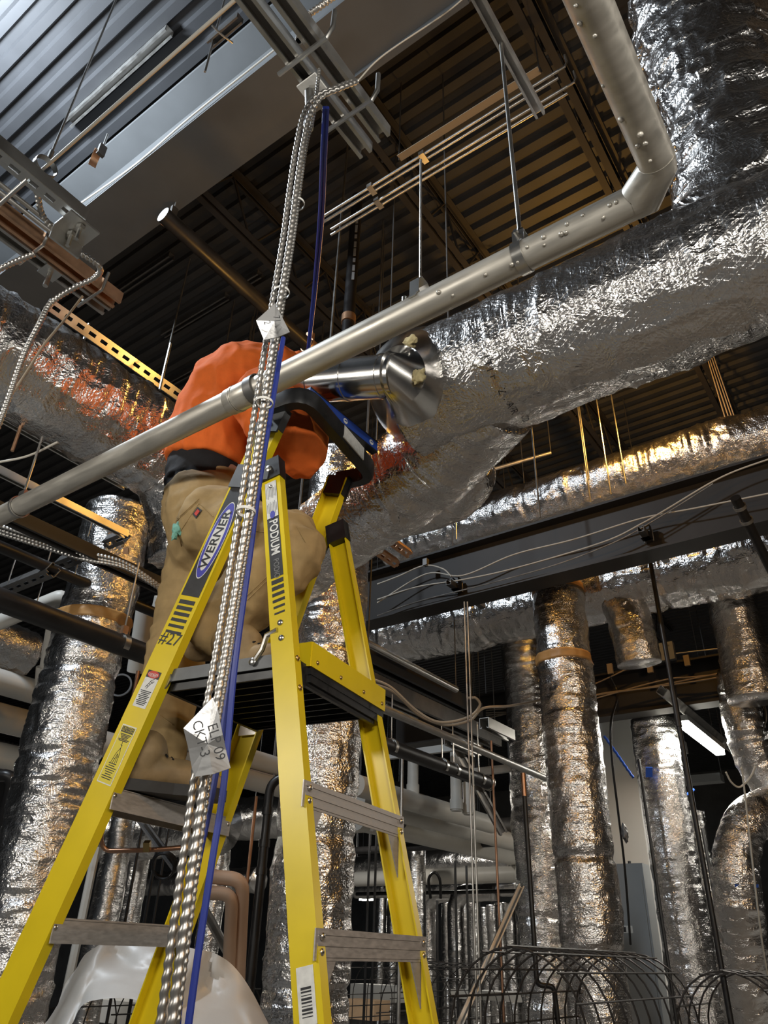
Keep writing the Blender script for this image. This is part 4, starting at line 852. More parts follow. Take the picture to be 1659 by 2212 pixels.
# deck-level bars over the dark middle
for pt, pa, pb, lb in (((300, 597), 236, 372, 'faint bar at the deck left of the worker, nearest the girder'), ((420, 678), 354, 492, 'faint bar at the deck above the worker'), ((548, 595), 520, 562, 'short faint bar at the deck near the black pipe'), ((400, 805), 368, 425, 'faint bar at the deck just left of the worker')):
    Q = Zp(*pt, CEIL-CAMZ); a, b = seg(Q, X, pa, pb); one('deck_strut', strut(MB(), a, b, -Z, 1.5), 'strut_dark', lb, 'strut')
# black pipe sloping across the middle, with clamp
Q = Zp(520, 615, 3.4); t = thing('black_pipe', 'black iron pipe running away under the deck behind the hanging cables', 'pipe', Q); a, b = seg(Q, Y, 352, 676); MB().cyl(a, b, .045, 16).build('pipe_run', 'black_iron', t, True); MB().ring(onl(Q, Y, px=668), Y, .047, .05, .006, 20).build('clamp', 'bronze_and_lamplit', t, True); MB().box(onl(Q, Y, px=668)+Z*.08, X*.02, Y*.02, Z*.04).build('clamp_tab', 'bronze_and_lamplit', t)
top = Zp(772, 425, CEIL-CAMZ); Q = onl(top, Z, py=690); rb = 13/FPX*((Q-CAM)@fw); t = thing('black_pipe', 'upright black pipe with pale print above the pipe hangers', 'pipe', Q); MB().cyl(Q-Z*.3, top, rb, 16).build('pipe_run', 'black_iron', t, True); MB().ring(onl(Q, Z, py=690), Z, rb*1.03, .07, .008, 20).build('collar', 'bronze_and_lamplit', t, True)
for i in range(9): c = onl(Q, Z, py=470+i*17); MB().box(c+nrm((CAM-c)*A(1, 1, 0))*(rb+.002)+rt*.01, rt*.010, Z*(.022+.010*(i % 3)), hf*.002).build('print_mark', 'grey_ink', t)
# rods above the pipe
for (px, ya, yb, d, lb) in ((752, 300, 730, 3.3, 'thin rod dropping left of the upright black pipe'), (828, 476, 690, 4.6, 'thin rod dropping right of the upright black pipe'), (410, 560, 806, 4.8, 'long thin rod hanging left of the worker'), (506, 650, 768, 5.2, 'short thin rod just above the worker, left one'), (546, 684, 762, 5.2, 'short thin rod just above the worker, right one'), (700, 690, 742, 5.0, 'short rod above the bent pipe behind the blue cables')):
    c = Zp(px+(ya-yb)*.5*.06*(827-px)/-330*0, ya, CEIL-CAMZ); rod('hanger_rod', onl(c, Z, py=yb), c, .008, lb)
# two double conduits on hooks and a flat bar, running under the deck
for pt, lb in (((960, 305), 'upper pair of thin conduits hung under the deck'), ((980, 335), 'lower pair of thin conduits hung under the deck')):
    Q = Zp(*pt, 4.1); t = thing('conduit_pair', lb, 'conduit', Q)
    for q in (0, .035):
        a, b = seg(Q+Y*q, X, 690 if pt[0] == 960 else 715, 1206 if pt[0] == 960 else 1226); MB().cyl(a, b, .009, 10).build('conduit_run', 'galv', t, True)
    e = onl(Q, X, px=1205 if pt[0] == 960 else 1225); MB().tube([e, e+X*.04, e+X*.055+Z*.03, e+X*.05+Z*.10], .007, 8).build('end_hook', 'galv', t, True)
    for px in (800, 912) if pt[0] == 960 else (815,): c = onl(Q, X, px=px); MB().box(c+Y*.017, X*.018, Y*.035, Z*.016).build('conduit_clip', 'galv', t)
Q = Zp(1000, 255, 4.6); a, b = seg(Q, X, 862, 1165); one('flat_bar', MB().bar(a, b, .05, .006), 'tan_cable', 'tan flat bar running below the deck above the conduit pairs', 'bar')
Q = Zp(905, 72, 4.68); a, b = seg(Q, X, 770, 1010); one('flat_bar', MB().bar(a, b, .04, .04), 'girder_paint', 'grey edge bar beside the girder at the top', 'bar')
# ================================================================== LEFT MIDDLE
def ybar(pt, d, pa, pb, m, label, kind='strut', k=1.2, r=.05, cat='strut'):
    Q = D(*pt, d); a, b = seg(Q, Y, pa, pb)
    if kind == 'slot': return one('slotted_strut', slotted(MB(), a, b, nrm(CAM-Q)*A(1, 0, 1)*.6+A(.6, 0, -.4), k), m, label, cat)
    if kind == 'strut': return one('strut_channel', strut(MB(), a, b, -Z, k), m, label, cat)
    return one('pipe', MB().cyl(a, b, r, 16), m, label, 'pipe', smooth=True)
ybar((270, 772), 4.3, 108, 425, 'galv', 'long slotted strut above the crown of the left duct', 'slot', 1.5)
Q = D(352, 812, 4.25); rod('hanger_rod', Q-Z*.1, Q+Z*.25, .008, 'short threaded stub standing on the strut over the left duct')
Q = D(180, 738, 4.2); rod('hanger_rod', Q-Z*.05, onl(Q, Z, py=700), .008, 'short threaded stub at the near end of the strut over the left duct')
ybar((130, 962), 3.4, -40, 275, 'galv', 'strut under the belly of the left duct', 'strut', .9); ybar((130, 1075), 3.6, -40, 275, 'galv', 'lower strut below the left duct beside the bent pipe', 'strut', .9)
cable('pale_wire', [D(-10, 1000, 3.0), D(60, 985, 3.0), D(125, 955, 3.0)], .005, 'white_cable', 'pale wire sagging under the left duct', cat='wire')
Q = D(40, 935, 3.0); rod('hanger_rod', Q-Z*.09, Q+Z*.12, .007, 'small bolt hanging from the strut under the left duct', 'bronze_and_lamplit')
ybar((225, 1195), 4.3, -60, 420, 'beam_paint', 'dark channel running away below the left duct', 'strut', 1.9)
ybar((190, 1262), 4.6, -60, 400, 'black_iron', 'slimmer black pipe behind the left ladder rail', 'pipe', r=.034); 
Q = D(160, 1355, 3.7); a, b = seg(Q, Y, -60, 420); t = thing('black_pipe', 'thick black pipe with a steel strap crossing the left foil column', 'pipe', a); MB().cyl(a, b, .055, 20).build('pipe_run', 'black_iron', t, True)
c = onl(Q, Y, px=262); MB().ring(c, Y, .057, .035, .004, 24, -.6, math.pi+.6, ref=-Z).build('strap', 'steel_bright', t, True); MB().box(c+Z*.075, X*.012, Y*.016, Z*.03).build('strap_tab', 'bronze_and_lamplit', t); MB().cyl(c+Z*.09, onl(c, Z, py=1215), .005, 8).build('hanger_rod', 'galv', t, True)
for i, (dy, lb) in enumerate(((0, 'upper ribbed cable slung beneath the dark channel at the left'), (9, 'middle ribbed cable slung beneath the dark channel at the left'), (16, 'lower ribbed cable slung beneath the dark channel at the left'))):
    armored('armored_cable', [D(-20, 1130+dy, 4.1), D(90, 1165+dy, 4.15), D(180, 1192+dy, 4.2), D(265, 1214+dy*.7, 4.25), D(330, 1255+dy*.5, 4.3), D(400, 1310, 4.4)], .011, lb, pitch=.02, m='strut', group='slung ribbed cables', seg=8)
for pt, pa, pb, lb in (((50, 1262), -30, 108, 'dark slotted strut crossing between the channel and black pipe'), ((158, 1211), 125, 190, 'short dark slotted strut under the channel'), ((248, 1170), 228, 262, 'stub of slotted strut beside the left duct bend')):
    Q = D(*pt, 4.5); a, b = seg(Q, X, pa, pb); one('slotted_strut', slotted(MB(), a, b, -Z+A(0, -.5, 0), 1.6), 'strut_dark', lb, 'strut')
for (px, ya, yb, lb) in ((28, 1190, 1260, 'thin rod at far left under the channel'), (108, 1180, 1215, 'thin rod under the slung ribbed cables'), (165, 1215, 1240, 'very short rod under the slung cables'), (85, 1255, 1310, 'thin rod above the cream elbow pipe'), (195, 1120, 1160, 'thin rod left of the duct bend')):
    c = D(px, (ya+yb)/2, 4.5); rod('hanger_rod', onl(c, Z, py=yb), onl(c, Z, py=ya), .004, lb)
c = D(272, 1190, 4.0); one('junction_tab', MB().box(c, rt*.014, up*.018, fw*.006), 'bronze_and_lamplit', 'small lamp-lit tab at the end of the dark channel', 'bracket')
# cream pipes
def pvc(pts, r, label, fil=.08, m='pvc', caps=()):
    t = thing('plastic_pipe', label, 'pipe', pts[0]); MB().tube(fillet(pts, fil, 6) if len(pts) > 2 else pts, r, 18).build('pipe_run', m, t, True)
    for a, b in caps: MB().cyl(a, b, r*1.18, 18).build('coupling', m, t, True)
    return t
pvc([D(-20, 1352, 5.2), D(62, 1318, 5.2), D(140, 1286, 5.2), D(128, 1350, 5.25)], .055, 'cream pipe with a bent elbow left of the foil column', .07)
q0, q1 = D(118, 1350, 5.3), D(95, 1490, 5.3); pvc([q0, q1], .055, 'upright cream pipe joining the thick cream header', caps=((D(99, 1440, 5.3), D(96, 1480, 5.3)),))
Q = D(60, 1490, 5.3); a, b = seg(Q, Y, -60, 135); pvc([a, b], .085, 'thick cream header pipe at the left edge')
for pt, d, r, lb in (((40, 1560), 6.0, .11, 'broad grey-cream duct below the cream header'), ((40, 1640), 6.2, .10, 'lower broad grey-cream duct at the left edge'), ((20, 1385), 6.3, .05, 'brownish pipe behind the thick black pipe')):
    Q = D(*pt, d); a, b = seg(Q, Y, -80, 330 if r > .08 else 140); one('plastic_pipe', MB().cyl(a, b, r, 20), 'pvc', lb, 'pipe', smooth=True)
q = D(300, 1350, 5.6); pvc([D(315, 1320, 5.6), D(296, 1450, 5.6)], .075, 'upright cream pipe half hidden behind the left ladder rail'); pvc([D(350, 1290, 5.9), D(330, 1380, 5.9)], .06, 'cream pipe end above the left ladder step')
Q = D(20, 1400, 5.8); dd = thing('insulated_duct', 'foil duct glinting orange behind the cream pipes at the far left', 'duct', Q); a, b = seg(Q, Y, -120, 62); foil_tube('foil_wrap', [a, b], .17, dd, step=.016, seed=31, amp=1.6)
one('pipe_coil', MB().ring(D(260, 1480, 5.2), hf, .07, .012, .012, 28), 'strut_dark', 'small grey ring behind the left column', 'ring')
t = thing('black_pipe', 'dark bent drain pipe at the lower left edge', 'pipe', D(20, 1800, 5.)); MB().tube(fillet([D(-30, 1680, 5.), D(28, 1672, 5.), D(5, 1800, 5.), D(-2, 1830, 5.)], .08, 6), .04, 14).build('pipe_run', 'black_iron', t, True)
# ================================================================== RIGHT MIDDLE
# hanger rods to the orange-lit duct
for (px, ya, yb, d, lb) in ((1157, 915, 1118, 5.6, 'orange-lit rod, leftmost of those dropping behind the main duct'), (1262, 880, 1085, 6.6, 'orange-lit rod, second of those dropping behind the main duct'), (1304, 860, 1068, 6.6, 'orange-lit rod, third of those dropping behind the main duct'), (1336, 850, 1045, 6.7, 'orange-lit rod, fourth of those dropping behind the main duct'), (1270, 1000, 1035, 6.5, 'stub of rod beside the orange-lit duct'), (985, 1120, 1165, 6.4, 'short rod at the left end of the orange-lit duct')):
    c = D(px, (ya+yb)/2, d); rod('hanger_rod', onl(c, Z, py=yb), A(c[0], c[1], CEIL), .007, lb)
for i, (xa_, xb_) in enumerate(((1524, 1588), (1528, 1598), (1533, 1606), (1538, 1612))):
    rod('hanger_wire', D(xb_, 975, 6.6), D(xa_, 760, 7.1), .006, ('leftmost', 'second', 'third', 'rightmost')[i]+' wire of the orange-lit cluster near the right edge', 'tan_cable', 'wire', 'wire cluster')
a, b = D(945, 1048, 7.5), D(1190, 978, 7.5); one('light_tube', MB().cyl(a, b, .02, 10), 'strut', 'dim tube fixture behind the U-bend', 'tube', smooth=True)
t = thing('motor_fan', 'small round orange-lit fan hub beside the U-bend', 'fan', D(935, 1018, 4.6)); c = D(935, 1018, 4.6); MB().ring(c, hf, .05, .03, .02, 24).build('rim', 'bronze_and_lamplit', t, True); MB().cyl(c-hf*.01, c+hf*.01, .022, 16).build('hub', 'black_iron', t, True)
for pt, pa, pb, lb in (((840, 1168), 770, 886, 'upper orange-lit slotted strut left of the nearer beam'), ((822, 1197), 770, 858, 'lower orange-lit slotted strut left of the nearer beam')):
    Q = D(*pt, 4.6); a, b = seg(Q, Y, pa, pb); one('slotted_strut', slotted(MB(), a, b, A(.5, 0, -.8), 1.2), 'bronze_and_lamplit', lb, 'strut')  # steel struts given an orange metal colour in place of lamplight
# cables on the nearer beam
y_ = B1Y-.02
def by(px, py, dy=0): return Yp(px, py, y_+dy)
cable('beam_cable', [by(815, 1302), by(920, 1240), by(1000, 1243), by(1110, 1198), by(1240, 1165), by(1385, 1120), by(1500, 1098), by(1680, 1062)], .006, 'white_cable', 'upper pale cable lying along the nearer beam')
cable('beam_cable', [by(815, 1295, -.02), by(900, 1268, -.02), by(1000, 1252, -.02), by(1110, 1228, -.02), by(1300, 1172, -.02), by(1388, 1130, -.02), by(1440, 1100, -.02), by(1560, 1030, -.02), by(1680, 985, -.02)], .006, 'white_cable', 'pale cable rising from the nearer beam to the right edge')
cable('beam_cable', [by(815, 1330, -.02), by(900, 1300, -.02), by(1050, 1262, -.02), by(1200, 1220, -.02), by(1330, 1170, -.02), by(1420, 1120, -.02), by(1540, 1045, -.02)], .005, 'strut', 'grey cable drooping across the web of the nearer beam')
t = thing('beam_cable', 'loop of pale cable hung from a clip on the nearer beam', 'cable', by(920, 1225)); MB().tube(spline([by(815, 1262, -.03), by(860, 1245, -.03), by(915, 1222, -.03), by(955, 1228, -.03), by(975, 1245, -.03)], 8), .006, 8).build('cable_run', 'white_cable', t, True); MB().box(by(920, 1215, -.03), X*.02, Y*.02, Z*.03).build('clip', 'strut_dark', t)
def beamdrop(px, py, label, L=.35, d=0.):
    c = Yp(px, py, B1Y+.02); t = thing('beam_bracket', label, 'bracket', c-Z*.05); a, b = c-Y*.12, c+Y*L
    strut(MB(), a-Z*.05, b-Z*.05, Z, 1.1).build('channel', 'strut_dark', t); MB().box(c+Z*.0, X*.035, Y*.03, Z*.05).build('beam_clamp', 'black_iron', t)
    for q in (.05, .22): MB().tube([c+Y*q-X*.03-Z*.055, c+Y*q-X*.03+Z*.03, c+Y*q+X*.03+Z*.03, c+Y*q+X*.03-Z*.055], .006, 6).build('u_bolt', 'strut', t, True)
beamdrop(985, 1262, 'strut bracket clamped under the nearer beam, left one', .45); beamdrop(1395, 1150, 'strut bracket clamped under the nearer beam, right one', .45)
c = D(1012, 1480, 5.4); t = thing('hanger_rod', 'pair of long pale rods dropping from the left beam bracket to the floor racks', 'rod', c); 
for q in (-.012, .012): MB().cyl(onl(c+rt*q, Z, py=2215), onl(c+rt*q, Z, py=1300), .007, 8).build('rod_run', 'galv', t, True)
c = D(1490, 1700, 4.9); t = thing('black_pipe', 'long thin black pipe dropping from the right beam bracket', 'pipe', c); MB().cyl(onl(c, Z, py=2230), onl(c, Z, py=1185), .017, 12).build('pipe_run', 'black_iron', t, True); MB().cyl(onl(c, Z, py=1570), onl(c, Z, py=1490), .021, 12).build('coupling', 'black_iron', t, True)
c0, c1 = D(1588, 1075, 4.2), D(1668, 1235, 4.4); t = thing('black_pipe', 'black pipe crossing the nearer beam at the right edge', 'pipe', c1); MB().cyl(c0, c1, .028, 12).build('pipe_run', 'black_iron', t, True)
for k_ in (.12, .3): MB().ring(c0+(c1-c0)*k_, c1-c0, .03, .02, .006, 16).build('ring_clip', 'strut', t, True)
# farther beam: cables, box, tabs
y2 = B2Y-.02
def b2(px, py): return Yp(px, py, y2)
for i, pts in enumerate(([(1050, 1535), (1180, 1518), (1290, 1475), (1385, 1430)], [(1050, 1545), (1200, 1530), (1420, 1472), (1500, 1462), (1680, 1445)], [(1050, 1552), (1250, 1508), (1460, 1478), (1600, 1455), (1680, 1440)], [(1050, 1540), (1200, 1532), (1290, 1500), (1400, 1485), (1600, 1445), (1680, 1430)], [(1460, 1412), (1520, 1405), (1570, 1403), (1605, 1430), (1617, 1470), (1620, 1530), (1630, 1640), (1658, 1760)])):
    cable('beam_cable', [b2(*q) for q in pts], .007, 'tan_cable' if i != 4 else 'strut', ('tan cable rising over the farther beam to the grey box', 'upper tan cable along the farther beam', 'lower tan cable along the farther beam', 'middle tan cable along the farther beam', 'grey cable arching off the farther beam at the right edge')[i])
c = b2(1436, 1409); t = thing('junction_box', 'pale grey junction box on the farther beam', 'box', c-Z*.07); MB().box(c, X*.09, Y*.03, Z*.085).build('cover', 'panel_grey', t)
for q in (-.05, .05): MB().cyl(c-Y*.035+X*q+Z*.05, c-Y*.028+X*q+Z*.05, .008, 8).build('screw', 'strut_dark', t)
for pt, lb in (((1484, 1427), 'small rusty tab on the farther beam, right one'), ((1404, 1442), 'small rusty tab on the farther beam, left one'), ((1318, 1445), 'pale wire connector on the farther beam')):
    c = b2(*pt); one('beam_tab', MB().box(c, X*.025, Y*.015, Z*.05), 'tan_cable', lb, 'tab')
t = thing('cable_coil', 'dark coil of cable hanging at the right edge', 'cable', b2(1604, 1530))
for i in range(4): MB().tube([b2(1604, 1500)+A(.13*math.sin(a_)+.012*i, -.03*i, -.17-.17*math.cos(a_)*(1+.05*i)) for a_ in np.linspace(0, 2*math.pi, 25)], .007, 6).build('coil_turn', 'black_iron', t, True)
c = b2(1380, 1475); cable('drop_cable', [b2(1318, 1460), b2(1334, 1500), D(1320, 1560, 6.3), D(1322, 1640, 6.2), D(1336, 1760, 6.2), D(1350, 1880, 6.2), D(1362, 2040, 6.2)], .010, 'black_iron', 'black cable dropping beside the brown-taped foil column')
t = thing('tape_bag', 'small dark pouch tied on the black drop cable', 'pouch', D(1352, 1800, 6.15)); blob(D(1350, 1800, 6.15), .045, 'strut_dark', 'pouch', t, (.6, .6, 1.5), 9, .3)
armored('flex_strap', [D(1305, 1590, 6.9), D(1330, 1625, 6.8), D(1368, 1680, 6.6)], .012, 'short blue strap beside the lit column', pitch=.05, m='blue_tape'); cable('flex_strap', [D(1476, 1722, 7.2), D(1500, 1705, 7.2)], .012, 'blue_tape', 'blue strap end right of the lit column')
# mid-ground struts and pipes between the ladder and the right columns
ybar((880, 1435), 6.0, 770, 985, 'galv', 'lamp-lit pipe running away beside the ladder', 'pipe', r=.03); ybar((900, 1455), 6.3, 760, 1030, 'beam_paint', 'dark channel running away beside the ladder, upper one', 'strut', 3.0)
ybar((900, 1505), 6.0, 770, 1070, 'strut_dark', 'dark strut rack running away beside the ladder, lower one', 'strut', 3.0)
Q = D(1000, 1605, 5.2); a, b = seg(Q, Y, 790, 1185); one('steel_pipe', MB().cyl(a, b, .026, 14), 'strut', 'grey pipe slanting from the ladder to the foil columns', 'pipe', smooth=True)
Q = D(930, 1645, 5.4); a, b = seg(Q, Y, 800, 1056); t = thing('black_pipe', 'black pipe on bright strap hangers right of the ladder', 'pipe', a); MB().cyl(a, b, .05, 18).build('pipe_run', 'black_iron', t, True)
for px in (845, 955, 980, 1035): c = onl(Q, Y, px=px); MB().ring(c, Y, .052, .03, .005, 22, -.4, math.pi+.8, ref=-Z).build('strap', 'steel_bright', t, True); MB().cyl(c+Z*.06, onl(c, Z, py=1500 if px < 900 else 1560), .005, 6).build('hanger_rod', 'galv', t, True)
for q in (1052, 1056): MB().ring(onl(Q, Y, px=q), Y, .048, .012, .012, 18).build('thread_end', 'steel_bright', t, True)
cable('wire_bundle', [D(800, 1465, 5.3), D(845, 1485, 5.3), D(900, 1535, 5.3), D(950, 1560, 5.3), D(1010, 1550, 5.35), D(1036, 1525, 5.4), D(1028, 1508, 5.4), D(1012, 1508, 5.4)], .010, 'tan_cable', 'front bundle of tan wires looped beside the ladder')
cable('wire_bundle', [D(800, 1475, 5.35), D(850, 1495, 5.35), D(905, 1545, 5.35), D(960, 1566, 5.35), D(1015, 1556, 5.4), D(1044, 1530, 5.45), D(1100, 1525, 5.9), D(1170, 1512, 6.4)], .010, 'tan_cable', 'rear bundle of tan wires running on to the farther beam')
for pt, lb in (((1065, 1560), 'pale strut block under the farther beam'), ((990, 1595), 'pale strut block above the white pipes'), ((865, 1510), 'pale box on the dark rack')):
    c = D(*pt, 5.9); one('strut_block', strut(MB(), c-Y*.15, c+Y*.3, -Z, 2.0), 'strut', lb, 'strut')
# white pipes
Q = D(920, 1740, 7.5); a, b = seg(Q, Y, 770, 1062); t = pvc([a, b], .095, 'upper large white pipe right of the ladder'); Q = D(920, 1768, 8.2); a, b = seg(Q, Y, 770, 1110); pvc([a, b], .11, 'lower large white pipe right of the ladder')
Q = D(900, 1800, 9.0); a, b = seg(Q, Y, 770, 1110); pvc([a, b], .12, 'third large white pipe low behind the ladder rail')
for (px, ya, yb, lb) in ((892, 1640, 1720, 'upright white pipe, left of the three above the white headers'), (985, 1620, 1752, 'upright white pipe, middle of the three above the white headers'), (1012, 1690, 1760, 'upright white pipe, right of the three above the white headers')):
    c = D(px, (ya+yb)/2, 7.45); pvc([onl(c, Z, py=yb), onl(c, Z, py=ya)], .055, lb, caps=((onl(c, Z, py=yb-3), onl(c, Z, py=yb-25)),))
for pt, pa, pb, d, lb in (((900, 1625), 800, 1040, 7.6, 'pale cross strut above the black strapped pipe'), ((1080, 1662), 1025, 1130, 7.2, 'pale cross strut beside the foil columns')):
    Q = D(*pt, d); a, b = seg(Q, X, pa, pb); one('cross_strut', MB().bar(a, b, .05, .07), 'box_white', lb, 'strut')
a, b = D(975, 1600, 6.2), D(1085, 1800, 6.0); one('brace_strut', strut(MB(), a, b, -hf, 1.6), 'strut', 'diagonal strut brace right of the ladder, upper one', 'strut'); a, b = D(1124, 1915, 5.2), D(990, 2215, 4.6); one('brace_strut', strut(MB(), b, a, -hf, 1.0), 'strut', 'diagonal strut brace leaning beside the wire cage', 'strut')
c = D(1145, 1900, 4.7); t = thing('sprinkler_drop', 'thin dark drop pipe with an elbow in front of the hidden foil column', 'pipe', c); top = onl(c, Z, py=1670); bot = onl(c, Z, py=2128); MB().tube(fillet([top, bot, bot+rt*.10-Z*.005, bot+rt*.115-Z*.35], .035, 5), .015, 12).build('pipe_run', 'black_iron', t, True); MB().cyl(onl(c, Z, py=1720), onl(c, Z, py=1670), .017, 12).build('red_primer_mark', 'copper', t, True)
for (px, ya, yb, d, r, m_n, lb) in ((1075, 1600, 2212, 5.6, .010, 'copper', 'bare rod standing right of the pale rod pair'), (868, 1620, 1790, 5.5, .012, 'strut', 'grey rod just right of the ladder rail'), (1410, 1640, 2060, 6.3, .014, 'black_iron', 'thin black pipe left of the lit column'), (1545, 1790, 2100, 7.2, .018, 'black_iron', 'dark pipe behind the long thin black pipe')):
    c = D(px, (ya+yb)/2, d); rod('standing_rod', A(c[0], c[1], 0), onl(c, Z, py=ya), r, lb, m_n, 'pipe')
cable('sling_wire', [D(1600, 1660, 4.6), D(1606, 1690, 4.6), D(1640, 1990, 4.5), D(1660, 2120, 4.5)], .006, 'white_cable', 'pale sling wire dropping at the right edge'); cable('sling_wire', [D(1568, 1668, 4.6), D(1580, 1690, 4.6), D(1598, 1700, 4.6), D(1620, 1680, 4.6), D(1632, 1655, 4.6)], .006, 'white_cable', 'pale forked sling at the right edge')
# ================================================================== STRIP LAMP (lit)
Q = D(1512, 1592, 7.0); ls = thing('strip_light', 'lit strip light hanging by the foil columns', 'lamp', Q)
a, b = seg(Q, Y, 1475, 1556); MB().bar(a+Z*.05, b+Z*.05, .10, .05).build('housing', 'lamp_body', ls); MB().bar(a, b, .085, .045).build('lit_diffuser', 'lamp_glow', ls)
a2, b2_ = seg(Q+Z*.11, Y, 1425, 1590); slotted(MB(), a2, b2_, A(-.6, 0, -.7), 1.7).build('support_strut', 'strut', ls)
l = lamp_area('strip_light_glow', (a+b)/2-Z*.05, (a+b)/2-Z*1.0, .09, np.linalg.norm(b-a), 35, WHITE); l.parent = ls; l.location = Vector((a+b)/2-Z*.03)-Vector(Q)
# far white beams, panels
Q = D(1370, 1625, 9.5); a, b = seg(Q, X, 1290, 1480); one('white_duct', MB().bar(a, b, .2, .14), 'box_white', 'white horizontal duct behind the strip light', 'duct')
Q = D(1340, 1700, 10.5); a, b = seg(Q, X, 1290, 1560); one('white_duct', MB().bar(a, b, .2, .10), 'panel_grey', 'pale ledge below the white duct behind the columns', 'duct')
c = D(1362, 1950, 6.9); t = thing('electrical_panel', 'grey electrical cabinet between the foil columns', 'cabinet', A(c[0], c[1], 0)); ph = onl(c, Z, py=1868)[2]
MB().box(A(c[0], c[1], ph/2), X*.19, Y*.1, Z*ph/2).build('cabinet_body', 'panel_grey', t); MB().box(A(c[0], c[1]-.105, ph*.55), X*.17, Y*.008, Z*ph*.40).build('cabinet_door', 'panel_grey', t); MB().box(A(c[0]-.02, c[1]-.116, 1.95), X*.05, Y*.003, Z*.03).build('notice', 'white_ink', t); MB().box(A(c[0]-.045, c[1]-.119, 1.95), X*.014, Y*.002, Z*.02).build('notice_mark', 'black_ink', t)
c = D(1325, 1560, 9.); zc_ = c[2]+.28; one('white_cabinet', MB().box(A(c[0], c[1], zc_/2), X*.22, Y*.1, Z*zc_/2), 'box_white', 'pale cabinet end under the farther beam', 'cabinet')
# ================================================================== LOW BACKGROUND
def cage(pt, d, n, sp_, R, label, L=None):
    T_ = D(*pt, d); zt_ = T_[2]; t = thing('wire_cage', label, 'cage', A(T_[0], T_[1], 0)); zc = zt_-R
    for i in range(n):
        y_c = T_[1]+i*sp_; pts = [A(T_[0]-R, y_c, .0), A(T_[0]-R, y_c, zc)]+[A(T_[0]-R*math.cos(a_), y_c, zc+R*math.sin(a_)) for a_ in np.linspace(.15, math.pi-.15, 13)]+[A(T_[0]+R, y_c, zc), A(T_[0]+R, y_c, 0)]
        MB().tube(pts, .0055, 5).build('hoop', 'wire', t, True)
    for a_ in np.linspace(0, math.pi, 9):
        q = A(T_[0]-R*math.cos(a_)*1.015, T_[1]-.05, zc+R*math.sin(a_)*1.015); MB().cyl(q, q+Y*(sp_*(n-1)+.1), .005, 5).build('long_wire', 'wire', t, True)
    for zz in (zc-.12, zc-.24, zc-.36):
        for q in (-1, 1): MB().cyl(A(T_[0]+q*R, T_[1]-.05, zz), A(T_[0]+q*R, T_[1]+sp_*(n-1)+.05, zz), .0065, 5).build('long_wire', 'wire', t, True)
cage((1105, 2046), 3.5, 11, .165, .34, 'large arched wire cage at the bottom right')
cage((1560, 2098), 4.0, 4, .2, .28, 'arched wire cage at the lower right edge')
cage((900, 2080), 7.6, 8, .3, .45, 'arched wire cage far behind the rear ladder rail')
cage((790, 2068), 9.0, 6, .3, .4, 'distant arched wire cage behind the stout column'); cage((200, 2100), 5.6, 6, .3, .4, 'arched wire cage under the plastic sheet')
# plastic sheet draped behind the ladder
top = [(120, 2180), (150, 2105), (196, 2052), (250, 2027), (330, 2030), (410, 2048), (470, 2062), (512, 2092), (548, 2150), (578, 2215)]; bot = [(70, 2240), (110, 2240), (150, 2215), (185, 2165), (300, 2165), (352, 2240), (395, 2235), (470, 2235), (530, 2240), (590, 2240)]
tp = spline([A(*q, 0) for q in top], 7); bt_ = spline([A(*q, 0) for q in bot], 7); n = len(tp); m_ = 18; v = []
for i in range(n):
    for j in range(m_+1):
        k_ = j/m_; q = tp[i]*(1-k_)+bt_[i]*k_; d_ = 3.1-.35*k_+.04*math.sin(i*.3+2*k_); v.append(D(q[0], q[1], d_))
v = np.array(v); dn = .035*crease(v*4.2+2)+.016*crease(v*11); v = v+hf*dn[:, None]
one('plastic_sheet', MB().add(v, [(i*(m_+1)+j, (i+1)*(m_+1)+j, (i+1)*(m_+1)+j+1, i*(m_+1)+j+1) for i in range(n-1) for j in range(m_)]), 'film', 'crumpled translucent plastic sheet draped low behind the ladder', 'sheet', smooth=True)
# cream pipes with warm lamplight in their peach colour, black pipe
pvc([D(440, 1892, 4.6), D(525, 1900, 4.6), D(510, 2230, 4.6)], .042, 'outer cream bent pipe coloured lamplit peach behind the ladder', .08, 'pvc_lamplit'); pvc([D(440, 1928, 4.55), D(502, 1930, 4.55), D(488, 2230, 4.55)], .040, 'inner cream bent pipe coloured lamplit peach behind the ladder', .08, 'pvc_lamplit')
c = D(568, 1850, 4.4); t = thing('black_pipe', 'upright black pipe with couplings behind the ladder', 'pipe', c); MB().tube(fillet([onl(c, Z, py=2230), onl(c, Z, py=1690), onl(c, Z, py=1672)+rt*.12], .08, 6), .028, 14).build('pipe_run', 'black_iron', t, True)
for py in (1760, 1830, 1890): MB().cyl(onl(c, Z, py=py), onl(c, Z, py=py-16), .034, 14).build('coupling', 'black_iron', t, True)
t = thing('copper_pipe', 'copper pipe bent into a square loop with a valve behind the ladder steps', 'pipe', D(240, 1800, 4.8)); MB().tube(fillet([onl(D(240, 1740, 4.8), Z, py=1450), D(240, 1740, 4.8), D(216, 1810, 4.8), D(226, 1838, 4.8), D(330, 1836, 4.8), D(400, 1830, 4.8)], .05, 6), .015, 12).build('pipe_run', 'copper', t, True); MB().box(D(318, 1828, 4.75), rt*.02, up*.03, fw*.02).build('valve', 'brass', t)
